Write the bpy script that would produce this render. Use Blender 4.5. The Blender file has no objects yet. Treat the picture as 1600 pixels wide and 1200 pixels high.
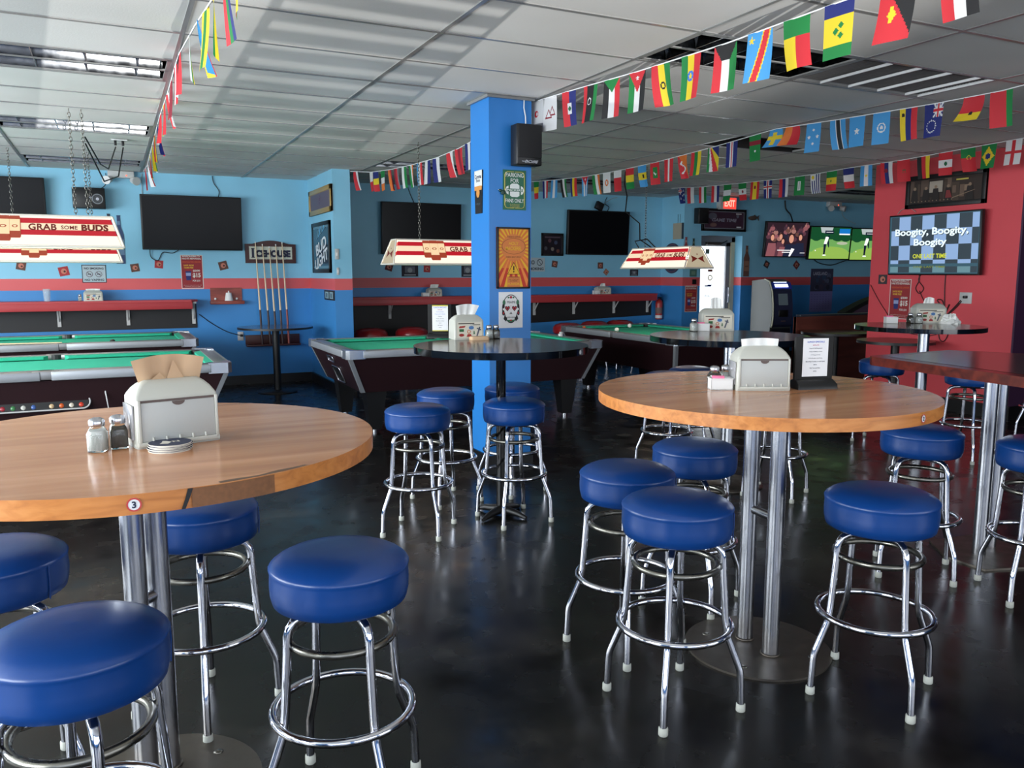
import bpy, bmesh, math, random
from math import sin, cos, pi, radians as R
from mathutils import Vector, Matrix
random.seed(7)
SC = bpy.context.scene
COL = SC.collection

# ------------------------------------------------------------ camera, world, light, exposure
cam = bpy.data.objects.new('camera', bpy.data.cameras.new('camera'))
COL.objects.link(cam)
cam.location = (0, 0, 1.5)
cam.rotation_euler = (R(90 - 7.75), 0, R(-26))
cam.data.sensor_width = 36
cam.data.lens = 36 * 1275 / 1600
cam.data.clip_start = 0.05
SC.camera = cam
SC.view_settings.view_transform = 'Standard'
SC.view_settings.look = 'None'
SC.view_settings.exposure = 0.0
SC.view_settings.gamma = 1
SC.view_settings.use_curve_mapping = False
W = bpy.data.worlds.new('world'); SC.world = W; W.use_nodes = True
bg = W.node_tree.nodes['Background']
bg.inputs[0].default_value = (0.80, 0.90, 1.0, 1); bg.inputs[1].default_value = 2.6

def area(name, loc, rot, sx, sy, power, color=(1, 1, 1), spread=180):
    l = bpy.data.lights.new(name, 'AREA'); l.shape = 'RECTANGLE'; l.size = sx; l.size_y = sy
    l.energy = power; l.color = color; l.spread = R(spread)
    o = bpy.data.objects.new(name, l); COL.objects.link(o); o.location = loc; o.rotation_euler = rot
    return o
# daylight in the three windows of the left wall (facing +X) and the storefront behind the camera (facing +Y)
for yc in (0.6, 4.1, 7.6):
    area('window_daylight', (-3.95, yc, 1.65), (R(90), 0, R(-90)), 3.0, 1.7, 240, (0.90, 0.96, 1.0))
for xc in (-1.6, 2.2, 6.0):
    area('storefront_daylight', (xc, -2.95, 1.5), (R(90), 0, 0), 3.2, 1.9, 62, (0.97, 0.98, 1.0))
# daylight of the glazed back door
area('door_daylight', (9.2, 11.25, 1.1), (R(90), 0, R(180)), 0.7, 1.8, 12, (0.95, 0.98, 1.0))

# added spot for the ceiling streaks, standing in for sun reflected off a car
sp = bpy.data.lights.new('streak_spot_outside', 'SPOT'); sp.energy = 5400; sp.spot_size = R(30); sp.spot_blend = 0.5; sp.shadow_soft_size = 0.004; sp.color = (1.0, 0.98, 0.95)
so = bpy.data.objects.new('streak_spot_outside', sp); COL.objects.link(so); so.location = (0.7, -6.0, 0.3)
so.rotation_euler = (Vector((1.6, 4.6, 2.755)) - Vector((0.7, -6.0, 0.3))).to_track_quat('-Z', 'Y').to_euler()

# ------------------------------------------------------------ materials
def lin(c):
    return tuple(((x / 255) / 12.92 if x / 255 <= 0.04045 else ((x / 255 + 0.055) / 1.055) ** 2.4) for x in c)
MATS = {}
def M(name, rgb=(128, 128, 128), rough=0.5, metal=0.0, spec=0.5, coat=0.0, emit=0.0, alpha=1.0, trans=0.0, noise=0.0, nscale=8.0, bump=0.0, sheen=0.0):
    if name in MATS: return MATS[name]
    m = bpy.data.materials.new(name); m.use_nodes = True
    nt = m.node_tree; b = nt.nodes['Principled BSDF']; c = lin(rgb) + (1,)
    b.inputs['Base Color'].default_value = c; b.inputs['Roughness'].default_value = rough
    b.inputs['Metallic'].default_value = metal; b.inputs['Specular IOR Level'].default_value = spec
    b.inputs['Coat Weight'].default_value = coat; b.inputs['Coat Roughness'].default_value = 0.15
    b.inputs['Transmission Weight'].default_value = trans
    if alpha < 1: b.inputs['Alpha'].default_value = alpha
    if emit: b.inputs['Emission Color'].default_value = c; b.inputs['Emission Strength'].default_value = emit
    if noise or bump:
        tc = nt.nodes.new('ShaderNodeTexCoord'); n = nt.nodes.new('ShaderNodeTexNoise')
        n.inputs['Scale'].default_value = nscale; n.inputs['Detail'].default_value = 5
        nt.links.new(tc.outputs['Object'], n.inputs['Vector'])
        if noise:
            mr = nt.nodes.new('ShaderNodeMapRange'); mr.inputs['To Min'].default_value = 1 - noise; mr.inputs['To Max'].default_value = 1 + noise
            mx = nt.nodes.new('ShaderNodeMix'); mx.data_type = 'RGBA'; mx.blend_type = 'MULTIPLY'; mx.inputs['Factor'].default_value = 1
            mx.inputs['A'].default_value = c
            nt.links.new(n.outputs['Fac'], mr.inputs['Value']); nt.links.new(mr.outputs[0], mx.inputs['B']); nt.links.new(mx.outputs['Result'], b.inputs['Base Color'])
        if bump:
            bu = nt.nodes.new('ShaderNodeBump'); bu.inputs['Strength'].default_value = bump; bu.inputs['Distance'].default_value = 0.004
            nt.links.new(n.outputs['Fac'], bu.inputs['Height']); nt.links.new(bu.outputs[0], b.inputs['Normal'])
    MATS[name] = m
    return m
def N(nt, t, **k):
    n = nt.nodes.new(t)
    for a, v in k.items(): setattr(n, a, v)
    return n
def ramp(nt, stops, interp='LINEAR'):
    r = nt.nodes.new('ShaderNodeValToRGB'); r.color_ramp.interpolation = interp
    e = r.color_ramp.elements
    e[0].position = stops[0][0]; e[0].color = stops[0][1]
    e[1].position = stops[-1][0]; e[1].color = stops[-1][1]
    for p, c in stops[1:-1]:
        x = e.new(p); x.color = c
    return r
UPPER = (134, 194, 220); STRIPE = (212, 88, 90); LOWER = (56, 132, 196)
def wall_paint():
    m = bpy.data.materials.new('striped_wall_paint'); m.use_nodes = True; nt = m.node_tree; b = nt.nodes['Principled BSDF']
    g = N(nt, 'ShaderNodeNewGeometry'); s = N(nt, 'ShaderNodeSeparateXYZ'); nt.links.new(g.outputs['Position'], s.inputs[0])
    d = N(nt, 'ShaderNodeMath', operation='DIVIDE'); d.inputs[1].default_value = 3.0; nt.links.new(s.outputs['Z'], d.inputs[0])
    r = ramp(nt, [(0, lin(LOWER) + (1,)), (1.285 / 3, lin(STRIPE) + (1,)), (1.425 / 3, lin(UPPER) + (1,))], 'CONSTANT')
    e = r.color_ramp.elements
    while len(e) < 3: e.new(0.5)
    for k, (p, c) in enumerate([(0, LOWER), (1.285 / 3, STRIPE), (1.425 / 3, UPPER)]):
        e[k].position = p; e[k].color = lin(c) + (1,)
    nt.links.new(d.outputs[0], r.inputs[0])
    n = N(nt, 'ShaderNodeTexNoise'); n.inputs['Scale'].default_value = 2.5; nt.links.new(g.outputs['Position'], n.inputs['Vector'])
    mr = N(nt, 'ShaderNodeMapRange'); mr.inputs['To Min'].default_value = 0.93; mr.inputs['To Max'].default_value = 1.06; nt.links.new(n.outputs['Fac'], mr.inputs[0])
    mx = N(nt, 'ShaderNodeMix', data_type='RGBA', blend_type='MULTIPLY'); mx.inputs['Factor'].default_value = 1
    nt.links.new(r.outputs[0], mx.inputs['A']); nt.links.new(mr.outputs[0], mx.inputs['B']); nt.links.new(mx.outputs['Result'], b.inputs['Base Color'])
    n2 = N(nt, 'ShaderNodeTexNoise'); n2.inputs['Scale'].default_value = 60; nt.links.new(g.outputs['Position'], n2.inputs['Vector'])
    bu = N(nt, 'ShaderNodeBump'); bu.inputs['Strength'].default_value = 0.15; bu.inputs['Distance'].default_value = 0.003
    nt.links.new(n2.outputs['Fac'], bu.inputs['Height']); nt.links.new(bu.outputs[0], b.inputs['Normal'])
    b.inputs['Roughness'].default_value = 0.42
    return m
def floor_mat():
    m = bpy.data.materials.new('black_painted_concrete'); m.use_nodes = True; nt = m.node_tree; b = nt.nodes['Principled BSDF']
    g = N(nt, 'ShaderNodeNewGeometry')
    n = N(nt, 'ShaderNodeTexNoise'); n.inputs['Scale'].default_value = 1.1; n.inputs['Detail'].default_value = 9; n.inputs['Roughness'].default_value = 0.65
    nt.links.new(g.outputs['Position'], n.inputs['Vector'])
    r = ramp(nt, [(0.40, (0.0030, 0.0030, 0.0030, 1)), (0.55, (0.008, 0.0078, 0.0072, 1)), (0.72, (0.034, 0.031, 0.026, 1))])
    nt.links.new(n.outputs['Fac'], r.inputs[0])
    # small pale flecks of grit
    v = N(nt, 'ShaderNodeTexVoronoi'); v.inputs['Scale'].default_value = 26; nt.links.new(g.outputs['Position'], v.inputs['Vector'])
    r2 = ramp(nt, [(0.0, (1, 1, 1, 1)), (0.045, (0, 0, 0, 1))]); nt.links.new(v.outputs['Distance'], r2.inputs[0])
    n3 = N(nt, 'ShaderNodeTexNoise'); n3.inputs['Scale'].default_value = 9; nt.links.new(g.outputs['Position'], n3.inputs['Vector'])
    r3 = ramp(nt, [(0.56, (0, 0, 0, 1)), (0.66, (1, 1, 1, 1))]); nt.links.new(n3.outputs['Fac'], r3.inputs[0])
    mu = N(nt, 'ShaderNodeMath', operation='MULTIPLY'); nt.links.new(r2.outputs[0], mu.inputs[0]); nt.links.new(r3.outputs[0], mu.inputs[1])
    mx = N(nt, 'ShaderNodeMix', data_type='RGBA'); nt.links.new(mu.outputs[0], mx.inputs['Factor']); nt.links.new(r.outputs[0], mx.inputs['A'])
    mx.inputs['B'].default_value = (0.10, 0.095, 0.085, 1); nt.links.new(mx.outputs['Result'], b.inputs['Base Color'])
    n2 = N(nt, 'ShaderNodeTexNoise'); n2.inputs['Scale'].default_value = 5; n2.inputs['Detail'].default_value = 8; nt.links.new(g.outputs['Position'], n2.inputs['Vector'])
    mr = N(nt, 'ShaderNodeMapRange'); mr.inputs['From Min'].default_value = 0.3; mr.inputs['From Max'].default_value = 0.7
    mr.inputs['To Min'].default_value = 0.15; mr.inputs['To Max'].default_value = 0.33
    nt.links.new(n2.outputs['Fac'], mr.inputs[0]); nt.links.new(mr.outputs[0], b.inputs['Roughness'])
    bu = N(nt, 'ShaderNodeBump'); bu.inputs['Strength'].default_value = 0.08; bu.inputs['Distance'].default_value = 0.01
    nt.links.new(n2.outputs['Fac'], bu.inputs['Height']); nt.links.new(bu.outputs[0], b.inputs['Normal'])
    b.inputs['Specular IOR Level'].default_value = 0.36
    return m
def tile_mat():
    m = bpy.data.materials.new('ceiling_tile'); m.use_nodes = True; nt = m.node_tree; b = nt.nodes['Principled BSDF']
    g = N(nt, 'ShaderNodeNewGeometry'); n = N(nt, 'ShaderNodeTexNoise'); n.inputs['Scale'].default_value = 90; nt.links.new(g.outputs['Position'], n.inputs['Vector'])
    n1 = N(nt, 'ShaderNodeTexNoise'); n1.inputs['Scale'].default_value = 0.8; nt.links.new(g.outputs['Position'], n1.inputs['Vector'])
    r = ramp(nt, [(0.3, lin((196, 196, 192)) + (1,)), (0.7, lin((216, 216, 212)) + (1,))]); nt.links.new(n1.outputs['Fac'], r.inputs[0]); nt.links.new(r.outputs[0], b.inputs['Base Color'])
    bu = N(nt, 'ShaderNodeBump'); bu.inputs['Strength'].default_value = 0.25; bu.inputs['Distance'].default_value = 0.002
    nt.links.new(n.outputs['Fac'], bu.inputs['Height']); nt.links.new(bu.outputs[0], b.inputs['Normal'])
    b.inputs['Roughness'].default_value = 0.9
    return m
def wood(name, c1, c2, c3, rough, sx=1.2, sy=16, scale=1.0, ang=0.0, spec=0.5):
    m = bpy.data.materials.new(name); m.use_nodes = True; nt = m.node_tree; b = nt.nodes['Principled BSDF']
    tc = N(nt, 'ShaderNodeTexCoord'); mp = N(nt, 'ShaderNodeMapping'); mp.inputs['Scale'].default_value = (sx, sy, sy); mp.inputs['Rotation'].default_value = (0, 0, ang)
    nt.links.new(tc.outputs['Object'], mp.inputs[0])
    n = N(nt, 'ShaderNodeTexNoise'); n.inputs['Scale'].default_value = scale; n.inputs['Detail'].default_value = 6; n.inputs['Distortion'].default_value = 0.6
    nt.links.new(mp.outputs[0], n.inputs['Vector'])
    r = ramp(nt, [(0.3, lin(c1) + (1,)), (0.5, lin(c2) + (1,)), (0.7, lin(c3) + (1,))]); nt.links.new(n.outputs['Fac'], r.inputs[0])
    nt.links.new(r.outputs[0], b.inputs['Base Color']); b.inputs['Roughness'].default_value = rough; b.inputs['Specular IOR Level'].default_value = spec
    MATS[name] = m
    return m
def chrome_mat(name, c, r0, r1):
    m = M(name, c, r0, 1.0); nt = m.node_tree; b = nt.nodes['Principled BSDF']
    tc = N(nt, 'ShaderNodeTexCoord'); n = N(nt, 'ShaderNodeTexNoise'); n.inputs['Scale'].default_value = 14; n.inputs['Detail'].default_value = 6
    nt.links.new(tc.outputs['Object'], n.inputs['Vector'])
    mr = N(nt, 'ShaderNodeMapRange'); mr.inputs['From Min'].default_value = 0.35; mr.inputs['From Max'].default_value = 0.7; mr.inputs['To Min'].default_value = r0; mr.inputs['To Max'].default_value = r1
    nt.links.new(n.outputs['Fac'], mr.inputs[0]); nt.links.new(mr.outputs[0], b.inputs['Roughness'])
    return m
def cloth_mat(name, rgb):
    if name in MATS: return MATS[name]
    m = bpy.data.materials.new(name); m.use_nodes = True; nt = m.node_tree; b = nt.nodes['Principled BSDF']; out = nt.nodes['Material Output']
    c = lin(rgb) + (1,); b.inputs['Base Color'].default_value = c; b.inputs['Roughness'].default_value = 0.7
    t = N(nt, 'ShaderNodeBsdfTranslucent'); t.inputs[0].default_value = c; mx = N(nt, 'ShaderNodeMixShader'); mx.inputs[0].default_value = 0.35
    nt.links.new(b.outputs[0], mx.inputs[1]); nt.links.new(t.outputs[0], mx.inputs[2]); nt.links.new(mx.outputs[0], out.inputs[0])
    MATS[name] = m
    return m

m_wall = wall_paint(); m_floor = floor_mat(); m_tile = tile_mat()
m_purple = M('purple_glow_tint', (58, 26, 58), 0.6)  # purple light of the bar beyond, put into the wall colour
m_red = M('red_wall_paint', (214, 74, 82), 0.55, noise=0.06, nscale=3)
m_blue = M('bright_blue_paint', (40, 122, 196), 0.38, noise=0.05, nscale=5, bump=0.1)
m_grid = M('ceiling_grid', (132, 132, 130), 0.30)
m_black = M('black', (14, 14, 15), 0.45)
m_blackgloss = M('gloss_black', (8, 8, 9), 0.08)
m_screen = M('dark_screen', (10, 11, 13), 0.30, spec=0.2)
m_base = M('black_vinyl_base', (12, 12, 13), 0.4)
m_chrome = chrome_mat('chrome', (206, 208, 216), 0.08, 0.12)
m_worn = chrome_mat('worn_steel', (128, 126, 118), 0.22, 0.42)
m_steel = chrome_mat('brushed_steel', (190, 192, 198), 0.235, 0.255)
m_alu = M('satin_aluminium', (158, 162, 166), 0.38, 0.45)
m_plate = chrome_mat('raw_steel_plate', (112, 106, 98), 0.35, 0.55)
m_vinyl = M('blue_vinyl', (9, 58, 122), 0.35, coat=0.12, noise=0.10, nscale=7, bump=0.25)
m_redvinyl = M('red_vinyl', (150, 26, 30), 0.3, coat=0.3)
m_rubber = M('grey_rubber_foot', (178, 180, 170), 0.7)
m_wood = wood('oak_laminate', (166, 112, 76), (188, 132, 92), (206, 150, 110), 0.17, 1.0, 14, 1.0, R(8))
m_edge = wood('oak_edge_band', (172, 104, 50), (196, 124, 62), (208, 138, 74), 0.35, 4, 50, 0.9)
m_dkwood = wood('mahogany', (66, 22, 16), (92, 32, 22), (112, 42, 28), 0.22, 1.2, 14)
m_brown = wood('brown_laminate', (84, 58, 44), (104, 74, 56), (120, 86, 66), 0.28, 1.2, 10)
m_granite = M('dark_laminate_top', (74, 62, 54), 0.15, noise=0.25, nscale=60)
m_grey = M('grey_plastic', (160, 158, 152), 0.4)
m_putty = M('grey_putty_plastic', (182, 182, 172), 0.35)
m_white = M('white', (222, 222, 220), 0.5)
m_whitemetal = M('white_metal', (190, 190, 188), 0.35)
m_paper = M('white_paper', (226, 226, 226), 0.8)
m_kraft = M('brown_kraft_paper', (200, 168, 134), 0.85, noise=0.08, nscale=20)
m_felt = M('green_felt', (30, 172, 142), 0.9, noise=0.05, nscale=30)
m_feltside = M('green_cushion', (26, 160, 128), 0.85)
m_poolbody = M('pool_cabinet_laminate', (40, 20, 24), 0.4, noise=0.12, nscale=6)
m_redshelf = M('red_shelf_paint', (176, 56, 60), 0.45, noise=0.05)
m_glass = M('clear_glass', (235, 240, 238), 0.05, trans=1.0)
m_salt = M('salt', (232, 232, 228), 0.8)
m_pepper = M('pepper', (84, 76, 62), 0.9, noise=0.5, nscale=200)
m_pink = M('pink_packets', (236, 120, 160), 0.6)
m_copper = M('cue_maple', (212, 186, 150), 0.3)
m_cuewrap = M('cue_dark', (50, 28, 26), 0.35)
def E_(n, c, s):
    if n in MATS: return MATS[n]
    m = M(n, c, 0.5, emit=s); m.node_tree.nodes['Principled BSDF'].inputs['Base Color'].default_value = tuple(x * 0.15 for x in lin(c)) + (1,)
    return m

# ------------------------------------------------------------ mesh builder
_txt = {}
def text_geo(s, bold=0.0, shear=0.0, sp=1.0):
    k = (s, bold, shear, sp)
    if k in _txt: return _txt[k]
    cu = bpy.data.curves.new('t', 'FONT'); cu.body = s; cu.offset = bold; cu.shear = shear; cu.space_character = sp; cu.resolution_u = 3
    o = bpy.data.objects.new('t', cu); COL.objects.link(o)
    dg = bpy.context.evaluated_depsgraph_get(); dg.update()
    me = bpy.data.meshes.new_from_object(o.evaluated_get(dg))
    vs = [tuple(v.co) for v in me.vertices]; fs = [tuple(p.vertices) for p in me.polygons]
    bpy.data.objects.remove(o); bpy.data.curves.remove(cu); bpy.data.meshes.remove(me)
    xs = [v[0] for v in vs] or [0, 1]; ys = [v[1] for v in vs] or [0, 1]
    _txt[k] = (vs, fs, min(xs), max(xs), min(ys), max(ys))
    return _txt[k]

class MB:
    def __init__(s): s.v = []; s.f = []; s.mi = []; s.sm = []; s.mats = []
    def add(s, vs, fs, mat, smooth=False):
        if mat not in s.mats: s.mats.append(mat)
        k = s.mats.index(mat); o = len(s.v)
        s.v += [tuple(v) for v in vs]
        for f in fs: s.f.append(tuple(i + o for i in f)); s.mi.append(k); s.sm.append(smooth)
        return s
    def box(s, c, d, mat, bev=0.0, rz=0.0, seg=2):
        if bev > 0:
            b = bmesh.new(); bmesh.ops.create_cube(b, size=1)
            for v in b.verts: v.co = Vector((v.co.x * d[0], v.co.y * d[1], v.co.z * d[2]))
            bmesh.ops.bevel(b, geom=b.edges[:], offset=min(bev, min(d) * 0.45), segments=seg, affect='EDGES', profile=0.5)
            b.verts.ensure_lookup_table(); b.verts.index_update()
            vs = [v.co.copy() for v in b.verts]; fs = [[v.index for v in f.verts] for f in b.faces]; b.free()
        else:
            x, y, z = d[0] / 2, d[1] / 2, d[2] / 2
            vs = [Vector(p) for p in ((-x, -y, -z), (x, -y, -z), (x, y, -z), (-x, y, -z), (-x, -y, z), (x, -y, z), (x, y, z), (-x, y, z))]
            fs = [(0, 3, 2, 1), (4, 5, 6, 7), (0, 1, 5, 4), (1, 2, 6, 5), (2, 3, 7, 6), (3, 0, 4, 7)]
        if rz: vs = [Matrix.Rotation(rz, 3, 'Z') @ v for v in vs]
        c = Vector(c)
        return s.add([v + c for v in vs], fs, mat, bev > 0)
    def rect(s, x0, x1, z0, z1, y0, y1, mat, bev=0):   # box by ranges
        return s.box(((x0 + x1) / 2, (y0 + y1) / 2, (z0 + z1) / 2), (abs(x1 - x0), abs(y1 - y0), abs(z1 - z0)), mat, bev)
    def tube(s, pts, r, mat, n=10, closed=False, caps=True):
        P = [Vector(p) for p in pts]; m = len(P); rr = r if isinstance(r, (list, tuple)) else [r] * m
        T = []
        for i in range(m):
            a = P[(i - 1) % m] if (closed or i) else P[i]; b = P[(i + 1) % m] if (closed or i < m - 1) else P[i]
            T.append((b - a).normalized())
        up = Vector((0, 0, 1)) if abs(T[0].z) < 0.9 else Vector((1, 0, 0))
        nrm = (up - T[0] * up.dot(T[0])).normalized(); vs = []
        for i in range(m):
            nrm = (nrm - T[i] * nrm.dot(T[i])).normalized(); bn = T[i].cross(nrm)
            for k in range(n):
                a = 2 * pi * k / n; vs.append(P[i] + (nrm * cos(a) + bn * sin(a)) * rr[i])
        fs = []
        for i in range(m if closed else m - 1):
            j = (i + 1) % m
            for k in range(n):
                fs.append((i * n + k, i * n + (k + 1) % n, j * n + (k + 1) % n, j * n + k))
        s.add(vs, fs, mat, True)
        if caps and not closed:
            s.add(vs[:n], [tuple(range(n))[::-1]], mat); s.add(vs[-n:], [tuple(range(n))], mat)
        return s
    def cyl(s, p0, p1, r, mat, n=20, r1=None): return s.tube([p0, p1], [r, r if r1 is None else r1], mat, n)
    def ring(s, R0, r, z, mat, n=40, k=10, cx=0, cy=0): return s.tube([(cx + R0 * cos(2 * pi * i / n), cy + R0 * sin(2 * pi * i / n), z) for i in range(n)], r, mat, k, True)
    def lathe(s, prof, mat, n=40, cx=0, cy=0, smooth=True):
        vs = []; fs = []
        for (r, z) in prof:
            for k in range(n): a = 2 * pi * k / n; vs.append((cx + r * cos(a), cy + r * sin(a), z))
        for i in range(len(prof) - 1):
            for k in range(n): fs.append((i * n + k, i * n + (k + 1) % n, (i + 1) * n + (k + 1) % n, (i + 1) * n + k))
        s.add(vs, fs, mat, smooth)
        if prof[0][0] > 1e-5: s.add(vs[:n], [tuple(range(n))[::-1]], mat)
        if prof[-1][0] > 1e-5: s.add(vs[-n:], [tuple(range(n))], mat)
        return s
    def loft(s, rings, mat, smooth=True, caps=True):
        n = len(rings[0]); vs = [p for r in rings for p in r]; fs = []
        for i in range(len(rings) - 1):
            for k in range(n): fs.append((i * n + k, i * n + (k + 1) % n, (i + 1) * n + (k + 1) % n, (i + 1) * n + k))
        s.add(vs, fs, mat, smooth)
        if caps: s.add(rings[0], [tuple(range(n))[::-1]], mat); s.add(rings[-1], [tuple(range(n))], mat)
        return s
    def prism(s, poly, a, b, mat, axis='z', smooth=False):
        f = {'z': lambda p, t: (p[0], p[1], t), 'y': lambda p, t: (p[0], t, p[1]), 'x': lambda p, t: (t, p[0], p[1])}[axis]
        n = len(poly); vs = [f(p, a) for p in poly] + [f(p, b) for p in poly]
        fs = [tuple(range(n))[::-1], tuple(range(n, 2 * n))]
        s.add(vs, fs, mat); s.add(vs, [(k, (k + 1) % n, n + (k + 1) % n, n + k) for k in range(n)], mat, smooth)
        return s
    def flat(s, poly, y, mat): return s.add([(p[0], y, p[1]) for p in poly], [tuple(range(len(poly)))], mat)
    def fr(s, x0, x1, z0, z1, y, mat): return s.flat([(x0, z0), (x1, z0), (x1, z1), (x0, z1)], y, mat)
    def disc(s, cx, cz, r, y, mat, n=24, rz=None): return s.flat([(cx + r * cos(2 * pi * k / n), cz + (rz or r) * sin(2 * pi * k / n)) for k in range(n)], y, mat)
    def annulus(s, cx, cz, r, t, y, mat, n=28, q=1.0):
        vs = []; 
        for rr in (r, r - t):
            vs += [(cx + rr * cos(2 * pi * k / n), y, cz + (rr if q == 1 else rr * q) * sin(2 * pi * k / n)) for k in range(n)]
        return s.add(vs, [(k, (k + 1) % n, n + (k + 1) % n, n + k) for k in range(n)], mat)
    def frame(s, x0, x1, z0, z1, t, y, mat):
        s.fr(x0, x1, z1 - t, z1, y, mat); s.fr(x0, x1, z0, z0 + t, y, mat); s.fr(x0, x0 + t, z0 + t, z1 - t, y, mat); return s.fr(x1 - t, x1, z0 + t, z1 - t, y, mat)
    def text(s, t, cx, cz, h, y, mat, w=None, bold=0.0, shear=0.0, rot=0.0, sp=1.0):
        vs, fs, x0, x1, y0, y1 = text_geo(t, bold, shear, sp)
        k = h / max(y1 - y0, 1e-6); kx = (w / (x1 - x0)) if w else k; o = []
        for v in vs:
            a = (v[0] - (x0 + x1) / 2) * kx; b = (v[1] - (y0 + y1) / 2) * k
            o.append((cx + a * cos(rot) - b * sin(rot), y, cz + a * sin(rot) + b * cos(rot)))
        return s.add(o, fs, mat)
    def sphere(s, c, r, mat, n=16, q=(1, 1, 1)):
        vs = []; fs = []; h = n // 2
        for i in range(h + 1):
            t = pi * i / h
            for k in range(n): a = 2 * pi * k / n; vs.append((c[0] + r * q[0] * sin(t) * cos(a), c[1] + r * q[1] * sin(t) * sin(a), c[2] - r * q[2] * cos(t)))
        for i in range(h):
            for k in range(n): fs.append((i * n + k, i * n + (k + 1) % n, (i + 1) * n + (k + 1) % n, (i + 1) * n + k))
        return s.add(vs, fs, mat, True)
    def xf(s, mtx): s.v = [tuple(mtx @ Vector(v)) for v in s.v]; return s
    def build(s, name, parent=None, loc=None, rz=None, **props):
        me = bpy.data.meshes.new(name); me.from_pydata(s.v, [], s.f)
        for m in s.mats: me.materials.append(m)
        me.polygons.foreach_set('material_index', s.mi); me.polygons.foreach_set('use_smooth', s.sm)
        me.validate(); me.update()
        o = bpy.data.objects.new(name, me); COL.objects.link(o)
        if parent: o.parent = parent
        if loc: o.location = loc
        if rz: o.rotation_euler = (0, 0, rz)
        for k, v in props.items(): o[k] = v
        return o

def thing(name, label, cat, loc=(0, 0, 0), rz=0.0, group=None):
    o = bpy.data.objects.new(name, None); COL.objects.link(o); o.empty_display_size = 0.1
    o.location = loc; o.rotation_euler = (0, 0, rz); o['label'] = label; o['category'] = cat
    if group: o['group'] = group
    return o
def one(mb, name, label, cat, loc=(0, 0, 0), rz=0.0, group=None):
    o = mb.build(name); o.location = loc; o.rotation_euler = (0, 0, rz); o['label'] = label; o['category'] = cat
    if group: o['group'] = group
    return o
def struct(mb, name): return mb.build(name, kind='structure')
def dup(root, loc, rz, label, group=None):
    r = root.copy(); COL.objects.link(r); r.location = loc; r.rotation_euler = (0, 0, rz); r['label'] = label
    if group: r['group'] = group
    for ch in list(root.children):
        c = ch.copy(); COL.objects.link(c); c.parent = r
        for g in list(ch.children):
            d = g.copy(); COL.objects.link(d); d.parent = c
    return r
FRONT = 0.0          # objects on walls that face the camera end of the room (-Y)
SIDE = R(-90)        # objects on walls that face left (-X)
CZ = 2.755

# ------------------------------------------------------------ the room
GX = [0.416 + 1.22 * k for k in range(-4, 13)]
GY = [3.597 + 0.61 * k for k in range(-11, 14)]
struct(MB().box((5.5, 3.75, -0.05), (19.2, 15.7, 0.1), m_floor), 'floor')
# ceiling: tiles as one slab, left open where fittings are recessed
HOLES = {}
def cell(i, j): return (0.416 + 1.22 * i, 3.597 + 0.61 * j)
troffers = [(-1, 3), (-1, 7), (-1, 11), (2, 0), (2, 9), (4, 10), (8, 9)]
openings = set(troffers) | {(3, 0), (4, 4)}
mb = MB()
for i in range(-4, 12):
    for j in range(-11, 13):
        if (i, j) in openings: continue
        x, y = cell(i, j)
        mb.box((x + 0.61, y + 0.305, CZ + 0.01), (1.22, 0.61, 0.02), m_tile)
struct(mb, 'ceiling')
mb = MB()
for x in GX: mb.box((x, 4.2, CZ - 0.002), (0.024, 15.4, 0.006), m_grid)
for y in GY: mb.box((5.3, y, CZ - 0.002), (19.4, 0.024, 0.0062), m_grid)
struct(mb, 'trim_1')
struct(MB().box((5.5, 3.75, 3.15), (19.2, 15.7, 0.05), m_black), 'ceiling_deck')
# walls
struct(MB().box((2.215, 11.6, 1.6), (12.43, 0.2, 3.2), m_wall), 'wall_back')
struct(MB().box((2.60, 10.8, 1.6), (0.22, 1.4, 3.2), m_wall), 'wall_wing')
struct(MB().box((8.61, 11.35, 1.6), (0.36, 0.9, 3.2), m_wall).box((9.22, 11.0, 2.66), (0.87, 0.2, 1.08), m_wall)
       .box((12.33, 11.0, 1.6), (5.34, 0.2, 3.2), m_wall), 'wall_door')
struct(MB().box((8.33, 6.11, 1.6), (0.26, 1.78, 3.2), m_red), 'wall_red')
struct(MB().box((8.33, 5.21, 1.6), (0.258, 0.02, 3.2), m_purple), 'wall_red_end')
struct(MB().box((15.05, 3.75, 1.6), (0.1, 15.7, 3.2), m_purple), 'wall_right')
mb = MB().box((-4.05, 3.8, 0.4), (0.1, 15.6, 0.8), m_wall).box((-4.05, 3.8, 2.87), (0.1, 15.6, 0.66), m_wall)
for y0, y1 in ((-4, -1.0), (2.2, 2.5), (5.7, 6.0), (9.2, 11.6)): mb.box((-4.05, (y0 + y1) / 2, 1.67), (0.1, y1 - y0, 1.74), m_wall)
struct(mb, 'wall_left')
mb = MB().box((5.5, -3.05, 0.25), (19, 0.1, 0.5), m_blue).box((5.5, -3.05, 2.83), (19, 0.1, 0.74), m_blue)
for x0, x1 in ((-4, -3.3), (0.15, 0.45), (3.95, 4.25), (7.75, 15)): mb.box(((x0 + x1) / 2, -3.05, 1.48), (x1 - x0, 0.1, 1.96), m_blue)
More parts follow.
